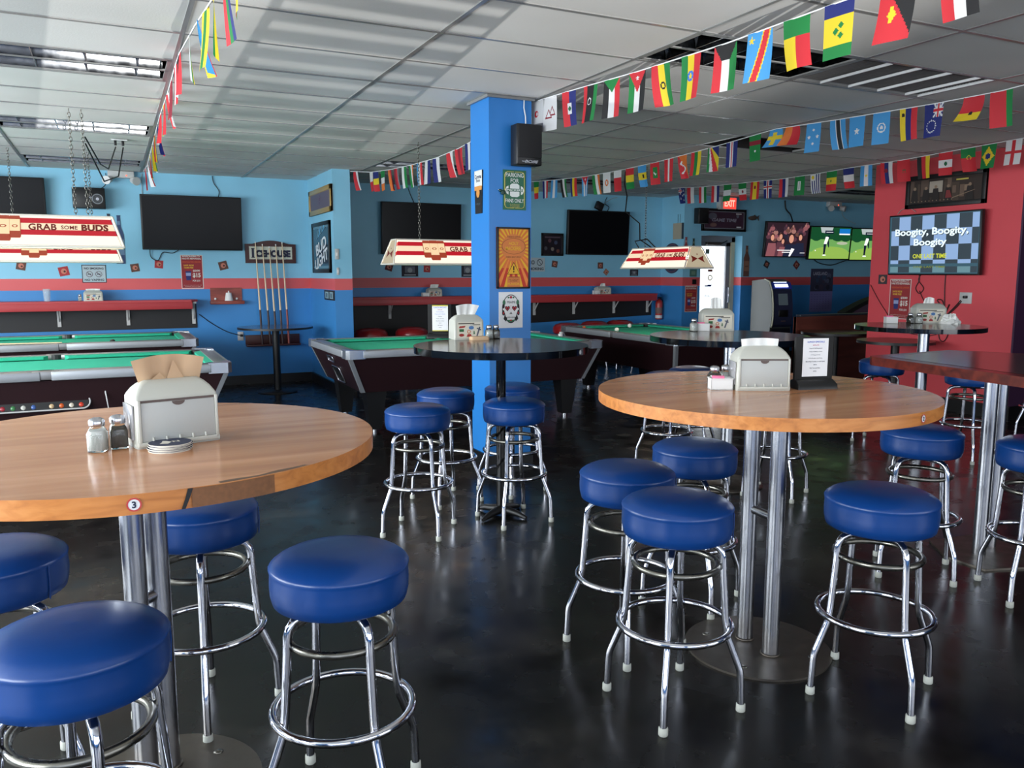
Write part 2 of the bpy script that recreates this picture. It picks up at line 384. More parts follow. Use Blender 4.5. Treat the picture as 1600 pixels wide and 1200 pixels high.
# opaque panels added over the panes to mask the streak spot
for (x0, x1, z0, z1) in ((-3.3, 0.15, 0.5, 2.46), (0.45, 3.95, 0.5, 0.80), (0.45, 3.95, 1.45, 2.46), (1.13, 3.95, 0.80, 0.94), (2.2, 3.95, 0.94, 1.45)): mb.box(((x0 + x1) / 2, -3.02, (z0 + z1) / 2), (x1 - x0, 0.01, z1 - z0), m_blue)
struct(mb, 'wall_front')
lv = MB()  # unseen slats added to break the spot's light into ceiling bands
for k in range(12): lv.box((0.885, -3.0, 0.820 + 0.0245 * k), (0.31, 0.012, 0.0125), m_grid)
lv.box((0.722, -3.0, 0.96), (0.016, 0.012, 0.33), m_grid).box((1.045, -3.0, 0.96), (0.008, 0.012, 0.33), m_grid)
struct(lv, 'trim_streak_slats')
mb = MB(); k = 1
for yc in (0.6, 4.1, 7.6):
    f = MB().tube([(-4.05, yc - 1.6, 0.8), (-4.05, yc + 1.6, 0.8), (-4.05, yc + 1.6, 2.54), (-4.05, yc - 1.6, 2.54)], 0.025, m_steel, 4, True).box((-4.05, yc, 1.67), (0.04, 0.04, 1.74), m_steel)
    struct(f, 'window_%d' % k); k += 1
# baseboards
bb = MB().box((-0.78, 11.485, 0.06), (6.5, 0.03, 0.12), m_base).box((5.55, 11.485, 0.06), (5.6, 0.03, 0.12), m_base)
struct(bb, 'baseboard_back')
struct(MB().box((2.475, 10.8, 0.06), (0.03, 1.45, 0.12), m_base).box((2.6, 10.09, 0.06), (0.26, 0.02, 0.12), m_base), 'baseboard_wing')
struct(MB().box((8.185, 6.1, 0.07), (0.03, 1.86, 0.14), m_base).box((8.33, 5.19, 0.07), (0.26, 0.02, 0.14), m_base), 'baseboard_red')
struct(MB().box((8.61, 10.885, 0.06), (0.34, 0.03, 0.12), m_base).box((12.33, 10.885, 0.06), (5.3, 0.03, 0.12), m_base), 'baseboard_door')
# blue column
struct(MB().box((2.65, 5.625, 1.45), (0.34, 0.33, 2.9), m_blue), 'wall_column')
struct(MB().box((2.65, 5.625, 0.07), (0.37, 0.36, 0.14), m_base), 'baseboard_column')
struct(MB().box((2.65, 5.625, CZ - 0.012), (0.38, 0.37, 0.02), m_grid), 'trim_2')
# pavement outside the back door
struct(MB().box((10, 21, -0.06), (30, 19, 0.1), M('pale_pavement', (200, 198, 190), 0.9)), 'floor_outside')

# the glazed back door: leaf in a frame inside the reveal
m_frame = M('door_frame_grey', (134, 134, 138), 0.4)
m_cream = M('cream_jamb', (196, 188, 160), 0.45)
d = thing('door_1', 'x', 'door', (9.22, 11.12, 0)); del d['label']; del d['category']; d['kind'] = 'structure'
fr = MB()
fr.rect(-0.43, -0.37, 0, 2.10, -0.04, 0.04, m_frame); fr.rect(0.36, 0.43, 0, 2.10, -0.05, 0.04, m_cream); fr.rect(-0.43, 0.43, 2.02, 2.12, -0.05, 0.04, m_frame)
fr.build('door_frame', d)
lf = MB(); lf.rect(-0.37, -0.345, 0.02, 2.01, -0.02, 0.02, m_frame); lf.rect(0.27, 0.355, 0.02, 2.01, -0.02, 0.02, m_frame); lf.rect(-0.36, 0.355, 1.95, 2.02, -0.02, 0.02, m_frame); lf.rect(-0.36, 0.355, 0.02, 0.24, -0.02, 0.02, m_frame)
leaf = lf.build('door_leaf', d)
MB().rect(-0.345, 0.27, 0.24, 1.95, -0.004, 0.004, M('door_glass', (245, 248, 250), 0.0, alpha=0.12)).build('pane', leaf)
MB().box((-0.05, -0.07, 1.99), (0.30, 0.06, 0.05), M('closer_bronze', (70, 62, 58), 0.4), 0.006).cyl((0.05, -0.08, 1.97), (0.2, -0.12, 2.04), 0.008, m_black, 8).build('door_closer', leaf)
MB().tube([(0.31, -0.02, 1.0), (0.31, -0.07, 1.0), (0.31, -0.07, 1.25), (0.31, -0.02, 1.25)], 0.01, m_steel, 8).build('door_handle', leaf)
st = MB(); ty = -0.008
cy1 = M('sticker_yellow', (214, 176, 60), 0.6); cb1 = M('sticker_blue', (40, 60, 130), 0.6); cg = M('sticker_grey', (120, 130, 120), 0.6)
st.fr(-0.28, -0.20, 1.82, 1.90, ty, cg); st.fr(-0.16, -0.08, 1.82, 1.90, ty, cg)
st.fr(-0.12, -0.01, 1.58, 1.63, ty, cy1); st.fr(-0.10, 0.0, 1.52, 1.56, ty, M('sticker_brown', (140, 60, 40), 0.6)); st.annulus(-0.05, 1.42, 0.05, 0.018, ty, cy1)
st.fr(-0.16, -0.02, 1.27, 1.29, ty, cb1); st.fr(-0.10, 0.0, 1.29, 1.305, ty, cb1); st.text('10367', -0.10, 1.11, 0.045, ty, cg, bold=0.02)
st.build('stickers', leaf)
# ------------------------------------------------------------ ceiling fittings
TL = {(-1, 3): 'nearest of the three louvred ceiling lights over the left pool tables', (-1, 7): 'middle of the three louvred ceiling lights over the left pool tables',
      (-1, 11): 'farthest louvred ceiling light, right above the wall with the big dark screen', (2, 0): 'unlit louvred ceiling light beside the nearest flags, by the dark ceiling grille',
      (2, 9): 'dark louvred ceiling light above the pool lamp left of the blue column', (4, 10): 'dark louvred ceiling light above the screen right of the blue column', (8, 9): 'dark louvred ceiling light near the golf screens'}
m_mirror = chrome_mat('parabolic_reflector', (84, 86, 88), 0.12, 0.25)
m_tube = M('unlit_tube', (226, 226, 220), 0.3)
first = None
for (i, j) in troffers:
    x, y = cell(i, j)
    loc = (x + 0.61, y + 0.305, CZ)
    if first is None:
        t = thing('ceiling_light', TL[(i, j)], 'ceiling light', loc, 0, 'louvred ceiling lights')
        MB().rect(-0.6, 0.6, 0.20, 0.21, -0.295, 0.295, m_black).rect(-0.6, -0.595, 0, 0.21, -0.295, 0.295, m_mirror).rect(0.595, 0.6, 0, 0.21, -0.295, 0.295, m_mirror)\
            .rect(-0.6, 0.6, 0, 0.21, -0.3, -0.295, m_mirror).rect(-0.6, 0.6, 0, 0.21, 0.295, 0.3, m_mirror).build('housing', t)
        f = MB()
        for yy in (-0.285, -0.01, 0.265): f.rect(-0.6, 0.6, -0.004, 0.006, yy, yy + 0.02, m_grid)
        for xx in (-0.6, 0.575): f.rect(xx, xx + 0.025, -0.004, 0.006, -0.295, 0.295, m_grid)
        f.build('frame', t)
        for yy in (-0.14, 0.135):
            g = MB(); pr = [(-0.12, 0.0), (-0.115, 0.06), (-0.07, 0.14), (0, 0.17), (0.07, 0.14), (0.115, 0.06), (0.12, 0.0)]
            g.add([(sx, yy + a, b) for sx in (-0.56, 0.56) for a, b in pr], [(k, k + 1, k + 8, k + 7) for k in range(6)], m_mirror, True)
            for xx in (-0.42, -0.14, 0.14, 0.42): g.prism([(yy - 0.115, 0.0), (yy + 0.115, 0.0), (yy + 0.09, 0.06), (yy - 0.09, 0.06)], xx - 0.003, xx + 0.003, m_mirror, 'x')
            g.build('reflector', t)
            MB().cyl((-0.55, yy, 0.1), (0.55, yy, 0.1), 0.014, m_tube, 10).build('fluorescent_tube', t)
        first = t
    else: dup(first, loc, 0, TL[(i, j)], 'louvred ceiling lights')
x, y = cell(3, 0)
t = thing('ceiling_grille', 'dark return air grille with thin pale bars in the ceiling', 'air vent', (x + 0.61, y + 0.305, CZ))
MB().rect(-0.6, 0.6, 0.03, 0.04, -0.295, 0.295, M('duct_grey', (92, 90, 88), 0.8)).rect(-0.6, 0.6, -0.002, 0.035, -0.3, -0.28, m_grid).rect(-0.6, 0.6, -0.002, 0.035, 0.28, 0.3, m_grid).rect(-0.61, -0.59, -0.002, 0.035, -0.3, 0.3, m_grid).build('frame', t)
for xx in (-0.36, -0.10, 0.18, 0.46, 0.59): MB().rect(xx - 0.006, xx + 0.006, -0.006, 0.01, -0.28, 0.28, m_white).build('bar', t)
g = MB()
for k in range(26): g.rect(-0.59, 0.59, 0.012, 0.028, -0.28 + k * 0.022, -0.277 + k * 0.022, M('grille_grey', (104, 102, 100), 0.6))
g.build('louvre', t)
x, y = cell(4, 4)
one(MB().rect(-0.6, 0.6, 0.12, 0.13, -0.3, 0.3, m_black).rect(-0.6, 0.6, 0, 0.13, 0.29, 0.3, M('plenum_dark', (40, 38, 36), 0.8)).rect(0.1, 0.6, -0.01, 0.0, -0.3, 0.0, m_tile), 'missing_ceiling_tile', 'dark gap where a ceiling tile hangs loose above the blue flags', 'ceiling tile', (x + 0.61, y + 0.305, CZ))
def pendant_outlet():
    t = thing('ceiling_outlet', 'small ceiling outlet with two black plugs above the left pool tables', 'outlet', (0.15, 8.8, CZ))
    MB().rect(-0.07, 0.07, -0.014, -0.006, -0.04, 0.04, m_white).build('cover_plate', t)
    for xx in (-0.035, 0.03):
        MB().box((xx, 0, -0.035), (0.024, 0.024, 0.045), m_black, 0.004).build('plug', t)
pendant_outlet()

# ------------------------------------------------------------ pool tables
m_castm = M('corner_cast_metal', (176, 180, 186), 0.22, 0.8)
def pool_table(name, label, loc, rz, L, Wd, ball_window=False, end_coin=False, prefix=''):
    t = thing(name, label, 'pool table', loc, rz, 'pool tables')
    a, b = L / 2, Wd / 2; H = 0.80; rw = 0.13
    ins = 0.07; taper = 0.10; z0 = 0.40
    # cabinet: tapers inwards to the bottom
    def ringr(ax, by, z): return [(-ax, -by, z), (ax, -by, z), (ax, by, z), (-ax, by, z)]
    MB().loft([ringr(a - ins - taper, b - ins - taper * 0.6, z0), ringr(a - 0.03, b - 0.03, H - 0.07)], m_poolbody, False).build('cabinet', t)
    # corner trims and leg posts
    for sx in (-1, 1):
        for sy in (-1, 1):
            def cpt(z, o=0.006):
                k = (z - z0) / (H - 0.07 - z0)
                return (sx * (a - ins - taper + k * (taper + ins - 0.03) + o), sy * (b - ins - taper * 0.6 + k * (taper * 0.6 + ins - 0.03) + o))
            g = MB(); w = 0.035
            p0 = cpt(z0); p1 = cpt(H - 0.06)
            for (dx, dy) in ((-sx, 0), (0, -sy)):
                q0 = (p0[0] + dx * w, p0[1] + dy * w); q1 = (p1[0] + dx * w, p1[1] + dy * w)
                n_ = (0, sy * 0.004) if dx else (sx * 0.004, 0)
                vs = [(p0[0], p0[1], z0), (q0[0], q0[1], z0), (q1[0], q1[1], H - 0.06), (p1[0], p1[1], H - 0.06)]
                vs += [(v[0] + n_[0], v[1] + n_[1], v[2]) for v in vs]
                g.add(vs, [(0, 1, 2, 3), (4, 7, 6, 5), (0, 4, 5, 1), (1, 5, 6, 2), (2, 6, 7, 3), (3, 7, 4, 0)], m_alu)
            g.build('corner_trim', t)
            # leg: a wedge that widens upward
            lx, ly = sx * (a - 0.32), sy * (b - 0.26)
            MB().loft([[(lx - 0.055, ly - 0.055, 0.03), (lx + 0.055, ly - 0.055, 0.03), (lx + 0.055, ly + 0.055, 0.03), (lx - 0.055, ly + 0.055, 0.03)],
                       [(lx - 0.10, ly - 0.09, z0 + 0.01), (lx + 0.10, ly - 0.09, z0 + 0.01), (lx + 0.10, ly + 0.09, z0 + 0.01), (lx - 0.10, ly + 0.09, z0 + 0.01)]], m_black, False).cyl((lx, ly, 0), (lx, ly, 0.04), 0.03, m_steel, 12).build('leg', t)
    # playing bed
    MB().box((0, 0, H - 0.05), (L - 2 * rw, Wd - 2 * rw, 0.02), m_felt).build('playing_bed', t)
    # rails with cushions: two along each long side, one at each end
    hp = 0.06
    for sy in (-1, 1):
        for sx in (-1, 1):
            x0, x1 = sx * hp, sx * (a - rw - 0.05)
            xm = (x0 + x1) / 2; ln = abs(x1 - x0)
            MB().box((xm, sy * (b - rw / 2 - 0.005), H - 0.02), (ln + 0.05, rw - 0.03, 0.04), M('rail_laminate', (146, 146, 146), 0.32, 0.6), 0.004)\
                .box((xm, sy * (b - 0.006), H - 0.035), (ln + 0.05, 0.02, 0.065), m_alu, 0.005).build('rail', t)
            y1, y2 = sy * (b - rw + 0.015), sy * (b - rw - 0.04)
            e = 0.035
            MB().loft([[(x0, y1, H - 0.003), (x0 + sx * e, y2, H - 0.012), (x0 + sx * e, y2, H - 0.03), (x0, y1, H - 0.045)],
                       [(x1, y1, H - 0.003), (x1 - sx * e, y2, H - 0.012), (x1 - sx * e, y2, H - 0.03), (x1, y1, H - 0.045)]], m_feltside, False).build('cushion', t)
    for sx in (-1, 1):
        ln = Wd - 2 * rw - 0.1
        MB().box((sx * (a - rw / 2 - 0.005), 0, H - 0.02), (rw - 0.03, ln + 0.05, 0.04), MATS['rail_laminate'], 0.004).box((sx * (a - 0.006), 0, H - 0.035), (0.02, ln + 0.05, 0.065), m_alu, 0.005).build('rail', t)
        x1, x2 = sx * (a - rw + 0.015), sx * (a - rw - 0.04); e = 0.035
        MB().loft([[(x1, -ln / 2, H - 0.003), (x2, -ln / 2 + e, H - 0.012), (x2, -ln / 2 + e, H - 0.03), (x1, -ln / 2, H - 0.045)],
                   [(x1, ln / 2, H - 0.003), (x2, ln / 2 - e, H - 0.012), (x2, ln / 2 - e, H - 0.03), (x1, ln / 2, H - 0.045)]], m_feltside, False).build('cushion', t)
    for sx in (-1, 1):
        for sy in (-1, 1):
            cx, cy = sx * (a - 0.075), sy * (b - 0.075)
            o = 0.075
            poly = [(cx - sx * 0.10, cy + sy * o), (cx + sx * (o - 0.03), cy + sy * o), (cx + sx * o, cy + sy * (o - 0.03)), (cx + sx * o, cy - sy * 0.10), (cx + sx * 0.02, cy - sy * 0.08), (cx + sx * 0.005, cy + sy * 0.005), (cx - sx * 0.08, cy + sy * 0.02)]
            MB().prism(poly, H - 0.075, H + 0.006, m_castm).build('corner_casting', t)
            MB().lathe([(0.058, H - 0.004), (0.058, H - 0.10), (0.0, H - 0.10)], m_black, 18, cx - sx * 0.055, cy - sy * 0.055).build('pocket', t)
    for sy in (-1, 1):
        MB().prism([(0.055 * cos(q), sy * (b - 0.085) + 0.045 * sin(q)) for q in [2 * pi * k / 14 for k in range(14)]], H - 0.06, H + 0.0, m_black).build('pocket', t)
        MB().box((0, sy * (b - 0.022), H - 0.03), (0.17, 0.036, 0.064), MATS['rail_laminate'], 0.006).build('pocket_cap', t)
    ymid = lambda z: -(b - ins - taper * 0.6 + (z - z0) / (H - 0.07 - z0) * (taper * 0.6 + ins - 0.03)) - 0.004
    if ball_window:
        sl = math.atan2(ymid(0.7) - ymid(0.45), 0.25)
        def place(g, z): return g.xf(Matrix.Translation((0, ymid(z), z)) @ Matrix.Rotation(sl, 4, 'X'))
        x0, x1 = -0.75, 0.27
        pts = []
        for k in range(13): q = -pi / 2 + pi * k / 12; pts.append((x1 - 0.05 + 0.05 * cos(q), 0.05 * sin(q)))
        for k in range(13): q = pi / 2 + pi * k / 12; pts.append((x0 + 0.05 + 0.05 * cos(q), 0.05 * sin(q)))
        g = MB().flat(pts, -0.003, m_black); wdw = place(g, 0.557).build('ball_window', t)
        place(MB().tube([(p[0], -0.006, p[1]) for p in pts], 0.006, m_whitemetal, 6, True), 0.557).build('window_trim', t)
        g = MB().tube([(x1 + 0.12, -0.006, -0.12), (x1 + 0.10, -0.006, 0.06), (x1 + 0.12, -0.006, 0.08), (x1 + 0.42, -0.006, 0.08), (x1 + 0.44, -0.006, 0.06), (x1 + 0.42, -0.006, -0.12)], 0.006, m_whitemetal, 6, True)
        place(g, 0.605).build('coin_door', t)
        g = MB().fr(x1 + 0.01, x1 + 0.06, 0.02, 0.06, -0.004, m_steel).disc(x1 - 0.04, 0.04, 0.015, -0.004, m_steel); place(g, 0.625).build('lock_plate', t)
        # balls behind the window
        colr = [(200, 60, 40), (210, 200, 180), (200, 90, 40), (200, 170, 130), (60, 90, 150), (190, 190, 180), (60, 120, 70), (150, 40, 50)]
        for k, c in enumerate(colr[:8]):
            xx = x1 - 0.06 - k * 0.064 - (0.05 if k > 3 else 0)
            MB().sphere((xx, ymid(0.535) - 0.0, 0.533), 0.024, M('pool_ball_%d' % k, c, 0.15), 12).build('pool_ball', wdw)
    if end_coin:
        xe = -(a - ins - taper + 0.5 * (taper + ins - 0.03)) 
        def ex(z): return -(a - ins - taper + (z - z0) / (H - 0.07 - z0) * (taper + ins - 0.03)) - 0.004
        g = MB()
        def q(y, z): return (ex(z), y, z)
        def loop(y0, y1, z0_, z1_, o=0.0):
            r = 0.02; P = []
            for (cy, cz, s0) in ((y1 - r, z1_ - r, 0), (y0 + r, z1_ - r, pi / 2), (y0 + r, z0_ + r, pi), (y1 - r, z0_ + r, 1.5 * pi)):
                for k in range(5): w_ = s0 + pi / 2 * k / 4; P.append((ex(cz + r * sin(w_)) - o, cy + r * cos(w_), cz + r * sin(w_)))
            return P
        P = loop(-0.10, 0.14, 0.63, 0.69); g.add(P, [tuple(range(len(P)))], m_steel); g.build('coin_slide', t)
        MB().tube(loop(-0.10, 0.14, 0.63, 0.69, 0.004), 0.005, m_steel, 6, True).build('coin_slide_frame', t)
        P = loop(-0.18, 0.10, 0.43, 0.585); g = MB().add(P, [tuple(range(len(P)))], m_black); g.build('ball_return', t)
        MB().tube(loop(-0.18, 0.10, 0.43, 0.585, 0.004), 0.009, m_steel, 6, True).build('ball_return_frame', t)
    return t
pool_table('pool_table', 'nearer of the two left pool tables, with a ball window and coin door', (-0.46, 7.40, 0), 0, 2.55, 1.45, ball_window=True)
pool_table('pool_table', 'farther of the two left pool tables, nearest the wall shelf, green felt', (-0.47, 9.95, 0), 0, 2.55, 1.38)
pool_table('pool_table', 'pool table behind the blue column, coin slot in its left end', (3.22, 8.00, 0), 0, 2.72, 1.60, end_coin=True)
pool_table('pool_table', 'pool table at far right of the blue column with a white cue ball on it', (6.07, 8.26, 0), R(90), 2.5, 1.44)
for (x, y, c, lb) in ((-0.02, 9.44, (30, 30, 32), 'dark ball on the farther left pool table'), (5.72, 8.70, (240, 238, 230), 'white cue ball on the pool table right of the blue column'),
                      (6.32, 9.30, (240, 236, 228), 'small white ball at the far cushion of the right pool table'), (5.48, 9.10, (190, 90, 50), 'orange ball by the left cushion of the right pool table')):
    one(MB().sphere((0, 0, 0.0285), 0.0285, M('ball_%d' % c[0] + str(c[1]), c, 0.1), 20), 'pool_ball', lb, 'ball', (x, y, 0.76))
g = MB().lathe([(0.0, 0), (0.026, 0), (0.026, 0.012), (0.0, 0.012)], m_white, 12).sphere((0, 0, 0.028), 0.02, m_white, 10)
one(MB().box((0, 0, 0.012), (0.03, 0.05, 0.024), M('chalk', (214, 214, 214), 0.8), 0.003).box((0.02, 0.02, 0.03), (0.03, 0.03, 0.03), M('chalk2', (190, 196, 200), 0.8), 0.003), 'cue_chalk', 'white chalk cubes on the far right corner of the pool table behind the column', 'chalk', (4.49, 7.97, 0.8))
c = thing('pool_cue', 'pale pool cue lying across the farther left pool table', 'cue', (-1.3, 9.9, 0.761))
MB().tube([(-0.35, 0.03, 0.012), (0.80, -0.13, 0.012)], [0.012, 0.006], m_copper, 10).build('shaft', c); MB().tube([(-0.5, 0.05, 0.013), (-0.35, 0.03, 0.012)], [0.014, 0.012], m_cuewrap, 10).build('butt', c)

# ------------------------------------------------------------ pool table lamps
e_red = E_('lamp_red_panel', (196, 22, 40), 0.85); e_cream = E_('lamp_cream_panel', (250, 224, 190), 0.95); e_white = E_('lamp_white_panel', (255, 242, 222), 1.05)
e_txt = E_('lamp_lettering', (120, 34, 24), 0.6); e_amber = E_('lamp_bottle_glass', (176, 70, 44), 0.75); e_label = E_('lamp_bottle_label', (250, 216, 170), 0.95)
m_lframe = M('lamp_frame', (214, 208, 196), 0.35); m_lend = E_('lamp_end_panel', (205, 190, 160), 0.7)
def chain(x, y, z0, z1, name, mat, link=0.038):
    g = MB(); n = int(abs(z1 - z0) / (link * 0.78)); 
    for k in range(n):
        z = z0 + (z1 - z0) * (k + 0.5) / n; r = link / 2; w = r * 0.55; pts = []
        for q in range(10):
            aa = 2 * pi * q / 10; px, pz = w * cos(aa), r * sin(aa)
            pts.append((x + (px if k % 2 else 0), y + (0 if k % 2 else px), z + pz))
        g.tube(pts, 0.0028, mat, 4, True)
    return g
def pool_lamp(label, loc, rz, chains, L=1.25):
    t = thing('pool_table_lamp', label, 'lamp', loc, rz, 'pool table lamps')
    a = L / 2; at = a - 0.07; b = 0.20; bt = 0.075; h = 0.235
    def face(g, u0, u1, v0, v1, mat, side, off=0.0):       # quad on the sloping long side; u along, v up 0..1
        vs = []
        for (u, v) in ((u0, v0), (u1, v0), (u1, v1), (u0, v1)):
            half = a + (at - a) * v; xx = max(-half, min(half, u)) ; yy = -(b + (bt - b) * v) - off
            vs.append((xx * side, yy * side, h * v + off * 0.3))
        g.add(vs, [(0, 1, 2, 3)], mat)
    def P2(u, v, side, off): 
        return (u * side, (-(b + (bt - b) * v) - off) * side, h * v)
    for side in (1, -1):
        g = MB()
        for (v0, v1, mt) in ((0.03, 0.36, e_white), (0.36, 0.53, e_red), (0.53, 0.745, e_cream), (0.745, 0.91, e_red), (0.91, 0.98, e_white)): 
            ee = 0.018
            vs = [P2(-(a + (at - a) * v0) + ee, v0, side, 0), P2((a + (at - a) * v0) - ee, v0, side, 0), P2((a + (at - a) * v1) - ee, v1, side, 0), P2(-(a + (at - a) * v1) + ee, v1, side, 0)]
            g.add(vs, [(0, 1, 2, 3)], mt)
        pn = g.build('side_panel', t)
        # lettering and the three printed bottles
        g = MB()
        def put(txt, u, v, hh, bold, ww):
            vs, fs, x0, x1, y0, y1 = text_geo(txt, bold, 0, 1.05); k = hh / (y1 - y0); kx = ww / (x1 - x0)
            o = [P2(u + (p[0] - (x0 + x1) / 2) * kx, v + (p[1] - (y0 + y1) / 2) * k / h, side, 0.0025) for p in vs]; g.add(o, fs, e_txt)
            return (x1 - x0) * k
        put('GRAB', 0.073, 0.625, 0.050, 0.03, 0.188); put('SOME', 0.252, 0.62, 0.030, 0.02, 0.112); put('BUDS', 0.428, 0.625, 0.052, 0.05, 0.188)
        g.build('lettering', pn)
        g = MB()
        for (u, w, z0_, z1_) in ((-0.262, 0.078, 0.26, 0.97), (-0.108, 0.078, 0.26, 0.97), (-0.185, 0.098, 0.16, 0.975)):
            o1 = 0.004 if w < 0.1 else 0.006
            def pl(pp, mt, oo): g.add([P2(u + p[0] * w, p[1], side, oo) for p in pp], [tuple(range(len(pp)))], mt)
            pl([(-0.42, z0_), (0.42, z0_), (0.5, z0_ + 0.05), (0.5, z0_ + 0.20), (-0.5, z0_ + 0.20), (-0.5, z0_ + 0.05)], e_amber, o1)
            pl([(-0.5, z0_ + 0.20), (0.5, z0_ + 0.20), (0.5, 0.84), (-0.5, 0.84)], e_amber, o1); pl([(-0.43, z0_ + 0.22), (0.43, z0_ + 0.22), (0.43, 0.86), (-0.43, 0.86)], e_label, o1 + 0.0006)
            pl([(-0.5, 0.84), (0.5, 0.84), (0.42, z1_), (-0.42, z1_)], e_amber, o1)
            pl([(0.24 * cos(q), 0.64 + 0.05 * sin(q)) for q in [2 * pi * i / 12 for i in range(12)]], e_amber, o1 + 0.0012)
            pl([(0.14 * cos(q), 0.64 + 0.03 * sin(q)) for q in [2 * pi * i / 12 for i in range(12)]], e_label, o1 + 0.0018)
        g.build('printed_bottles', pn)
    for sx in (-1, 1):
        g = MB(); q = lambda y, v, o=0.0: (sx * (a + (at - a) * v + o), y, h * v)
        g.add([q(-b + 0.02, 0.03), q(b - 0.02, 0.03), q(bt - 0.01, 0.97), q(-bt + 0.01, 0.97)], [(0, 1, 2, 3)], m_lend)
        ep = g.build('end_panel', t)
        g = MB(); o = 0.003
        for s2 in (-1, 1):
            g.add([q(0, 0.44, o), q(s2 * 0.085, 0.58, o), q(s2 * 0.075, 0.42, o), q(s2 * 0.09, 0.26, o)], [(0, 1, 2, 3)], e_txt)
        g.add([q(-0.012, 0.66, o), q(0.012, 0.66, o), q(0, 0.6, o)], [(0, 1, 2)], e_txt)
        g.build('bow_tie_emblem', ep)
    g = MB(); cb = [(-a, -b), (a, -b), (a, b), (-a, b)]; ct = [(-at, -bt), (at, -bt), (at, bt), (-at, bt)]
    for k in range(4):
        p, q = cb[k], cb[(k + 1) % 4]; g.tube([(p[0], p[1], 0), (q[0], q[1], 0)], 0.009, m_lframe, 6)
        p2, q2 = ct[k], ct[(k + 1) % 4]; g.tube([(p2[0], p2[1], h), (q2[0], q2[1], h)], 0.008, m_lframe, 6); g.tube([(p[0], p[1], 0), (p2[0], p2[1], h)], 0.008, m_lframe, 6)
    g.build('frame', t)
    MB().box((0, 0, h), (2 * at, 2 * bt, 0.008), m_lframe).build('top_cap', t)
    MB().cyl((-a + 0.12, -0.05, 0.12), (a - 0.12, -0.05, 0.12), 0.015, E_('fluorescent_light', (255, 232, 200), 26.0), 10).cyl((-a + 0.12, 0.05, 0.12), (a - 0.12, 0.05, 0.12), 0.015, MATS['fluorescent_light'], 10).build('light_tube', t)
    for (cx, cy) in chains:
        chain(cx, cy, h, CZ - loc[2], 'c', m_worn).build('chain', t)
    return t
pool_lamp('lit red striped lamp hanging over the nearer left pool table', (-0.515, 7.35, 1.70), 0, ((0.385, 0), (0.30, 0), (-0.32, 0.0)))
pool_lamp('lit red striped lamp over the farther left pool table, just below the nearer lamp', (-0.50, 9.85, 1.615), 0, ((0.36, 0), (-0.36, 0)))
lc = pool_lamp('lit red striped lamp hanging left of the blue column', (3.045, 7.72, 1.585), 0, ((-0.29, 0), (0.36, 0.0)))
ld = pool_lamp('red striped lamp right of the blue column, its end showing a bow tie emblem', (5.83, 7.88, 1.555), R(-90), ((-0.40, 0),))
one(MB().tube([(5.83, 8.15, 1.80), (5.80, 8.35, 1.90), (5.86, 8.45, 2.1), (5.75, 8.6, 2.25), (5.85, 8.72, 2.45), (5.83, 8.75, 2.60), (5.84, 8.75, 2.755)], 0.008, m_black, 6)
    .tube([(5.75, 8.3, 1.80), (5.72, 8.34, 1.88), (5.80, 8.2, 1.9), (5.85, 8.1, 1.80)], 0.008, m_black, 6), 'power_cable', 'black power cable rising from the lamp right of the column to the ceiling', 'cable')
one(MB().tube([(-0.115, 7.36, 2.55), (-0.02, 7.8, 2.40), (0.04, 8.3, 2.42), (0.115, 8.8, 2.68)], 0.006, m_black, 6).tube([(-0.115, 7.36, 2.5), (0.0, 8.0, 2.28), (0.12, 8.5, 2.38), (0.18, 8.8, 2.68)], 0.006, m_black, 6), 'power_cable', 'looping black lamp cable plugged into the ceiling outlet at left', 'cable')

# ------------------------------------------------------------ bar stools
def stool(name, label, loc, rz, group, seatmat=None, seg=40):
    t = thing(name, label, 'bar stool', loc, rz, group)
    sm = seatmat or m_vinyl
    MB().lathe([(0.0, 0.608), (0.168, 0.608), (0.182, 0.616), (0.1875, 0.640), (0.1890, 0.668), (0.1875, 0.698), (0.1890, 0.7065), (0.1905, 0.7115), (0.1865, 0.7175), (0.174, 0.7275), (0.150, 0.739), (0.115, 0.7465), (0.07, 0.750), (0.0, 0.7515)], sm, seg)\
        .tube([(0.1885 * cos(-0.9), 0.1885 * sin(-0.9), 0.614), (0.1915 * cos(-0.9), 0.1915 * sin(-0.9), 0.665), (0.1905 * cos(-0.9), 0.1905 * sin(-0.9), 0.708)], 0.0022, sm, 5).build('seat', t)
    MB().lathe([(0.0, 0.588), (0.075, 0.588), (0.08, 0.592), (0.08, 0.608), (0, 0.608)], m_black, 20).build('swivel_plate', t)
    for k in range(4):
        a = pi / 4 + k * pi / 2; ux, uy = cos(a), sin(a); pts = []
        for (r, z) in ((0.03, 0.588), (0.090, 0.588), (0.122, 0.585), (0.141, 0.576), (0.153, 0.560), (0.158, 0.540), (0.160, 0.50), (0.172, 0.33), (0.176, 0.285), (0.182, 0.262), (0.219, 0.168), (0.226, 0.148), (0.229, 0.13), (0.234, 0.02)):
            pts.append((r * ux, r * uy, z))
        lg = MB().tube(pts, 0.0125, m_chrome, 10).build('leg', t)
        MB().lathe([(0.0145, 0.0), (0.0165, 0.003), (0.0160, 0.026), (0.013, 0.028)], m_rubber, 12, 0.234 * ux, 0.234 * uy).build('rubber_foot', lg)
    MB().ring(0.1435, 0.0115, 0.508, m_worn, seg, 10).build('upper_ring', t)
    MB().ring(0.193, 0.0120, 0.292, m_chrome, seg, 10).build('foot_ring', t)
    return t
BL = 'blue round bar stools'
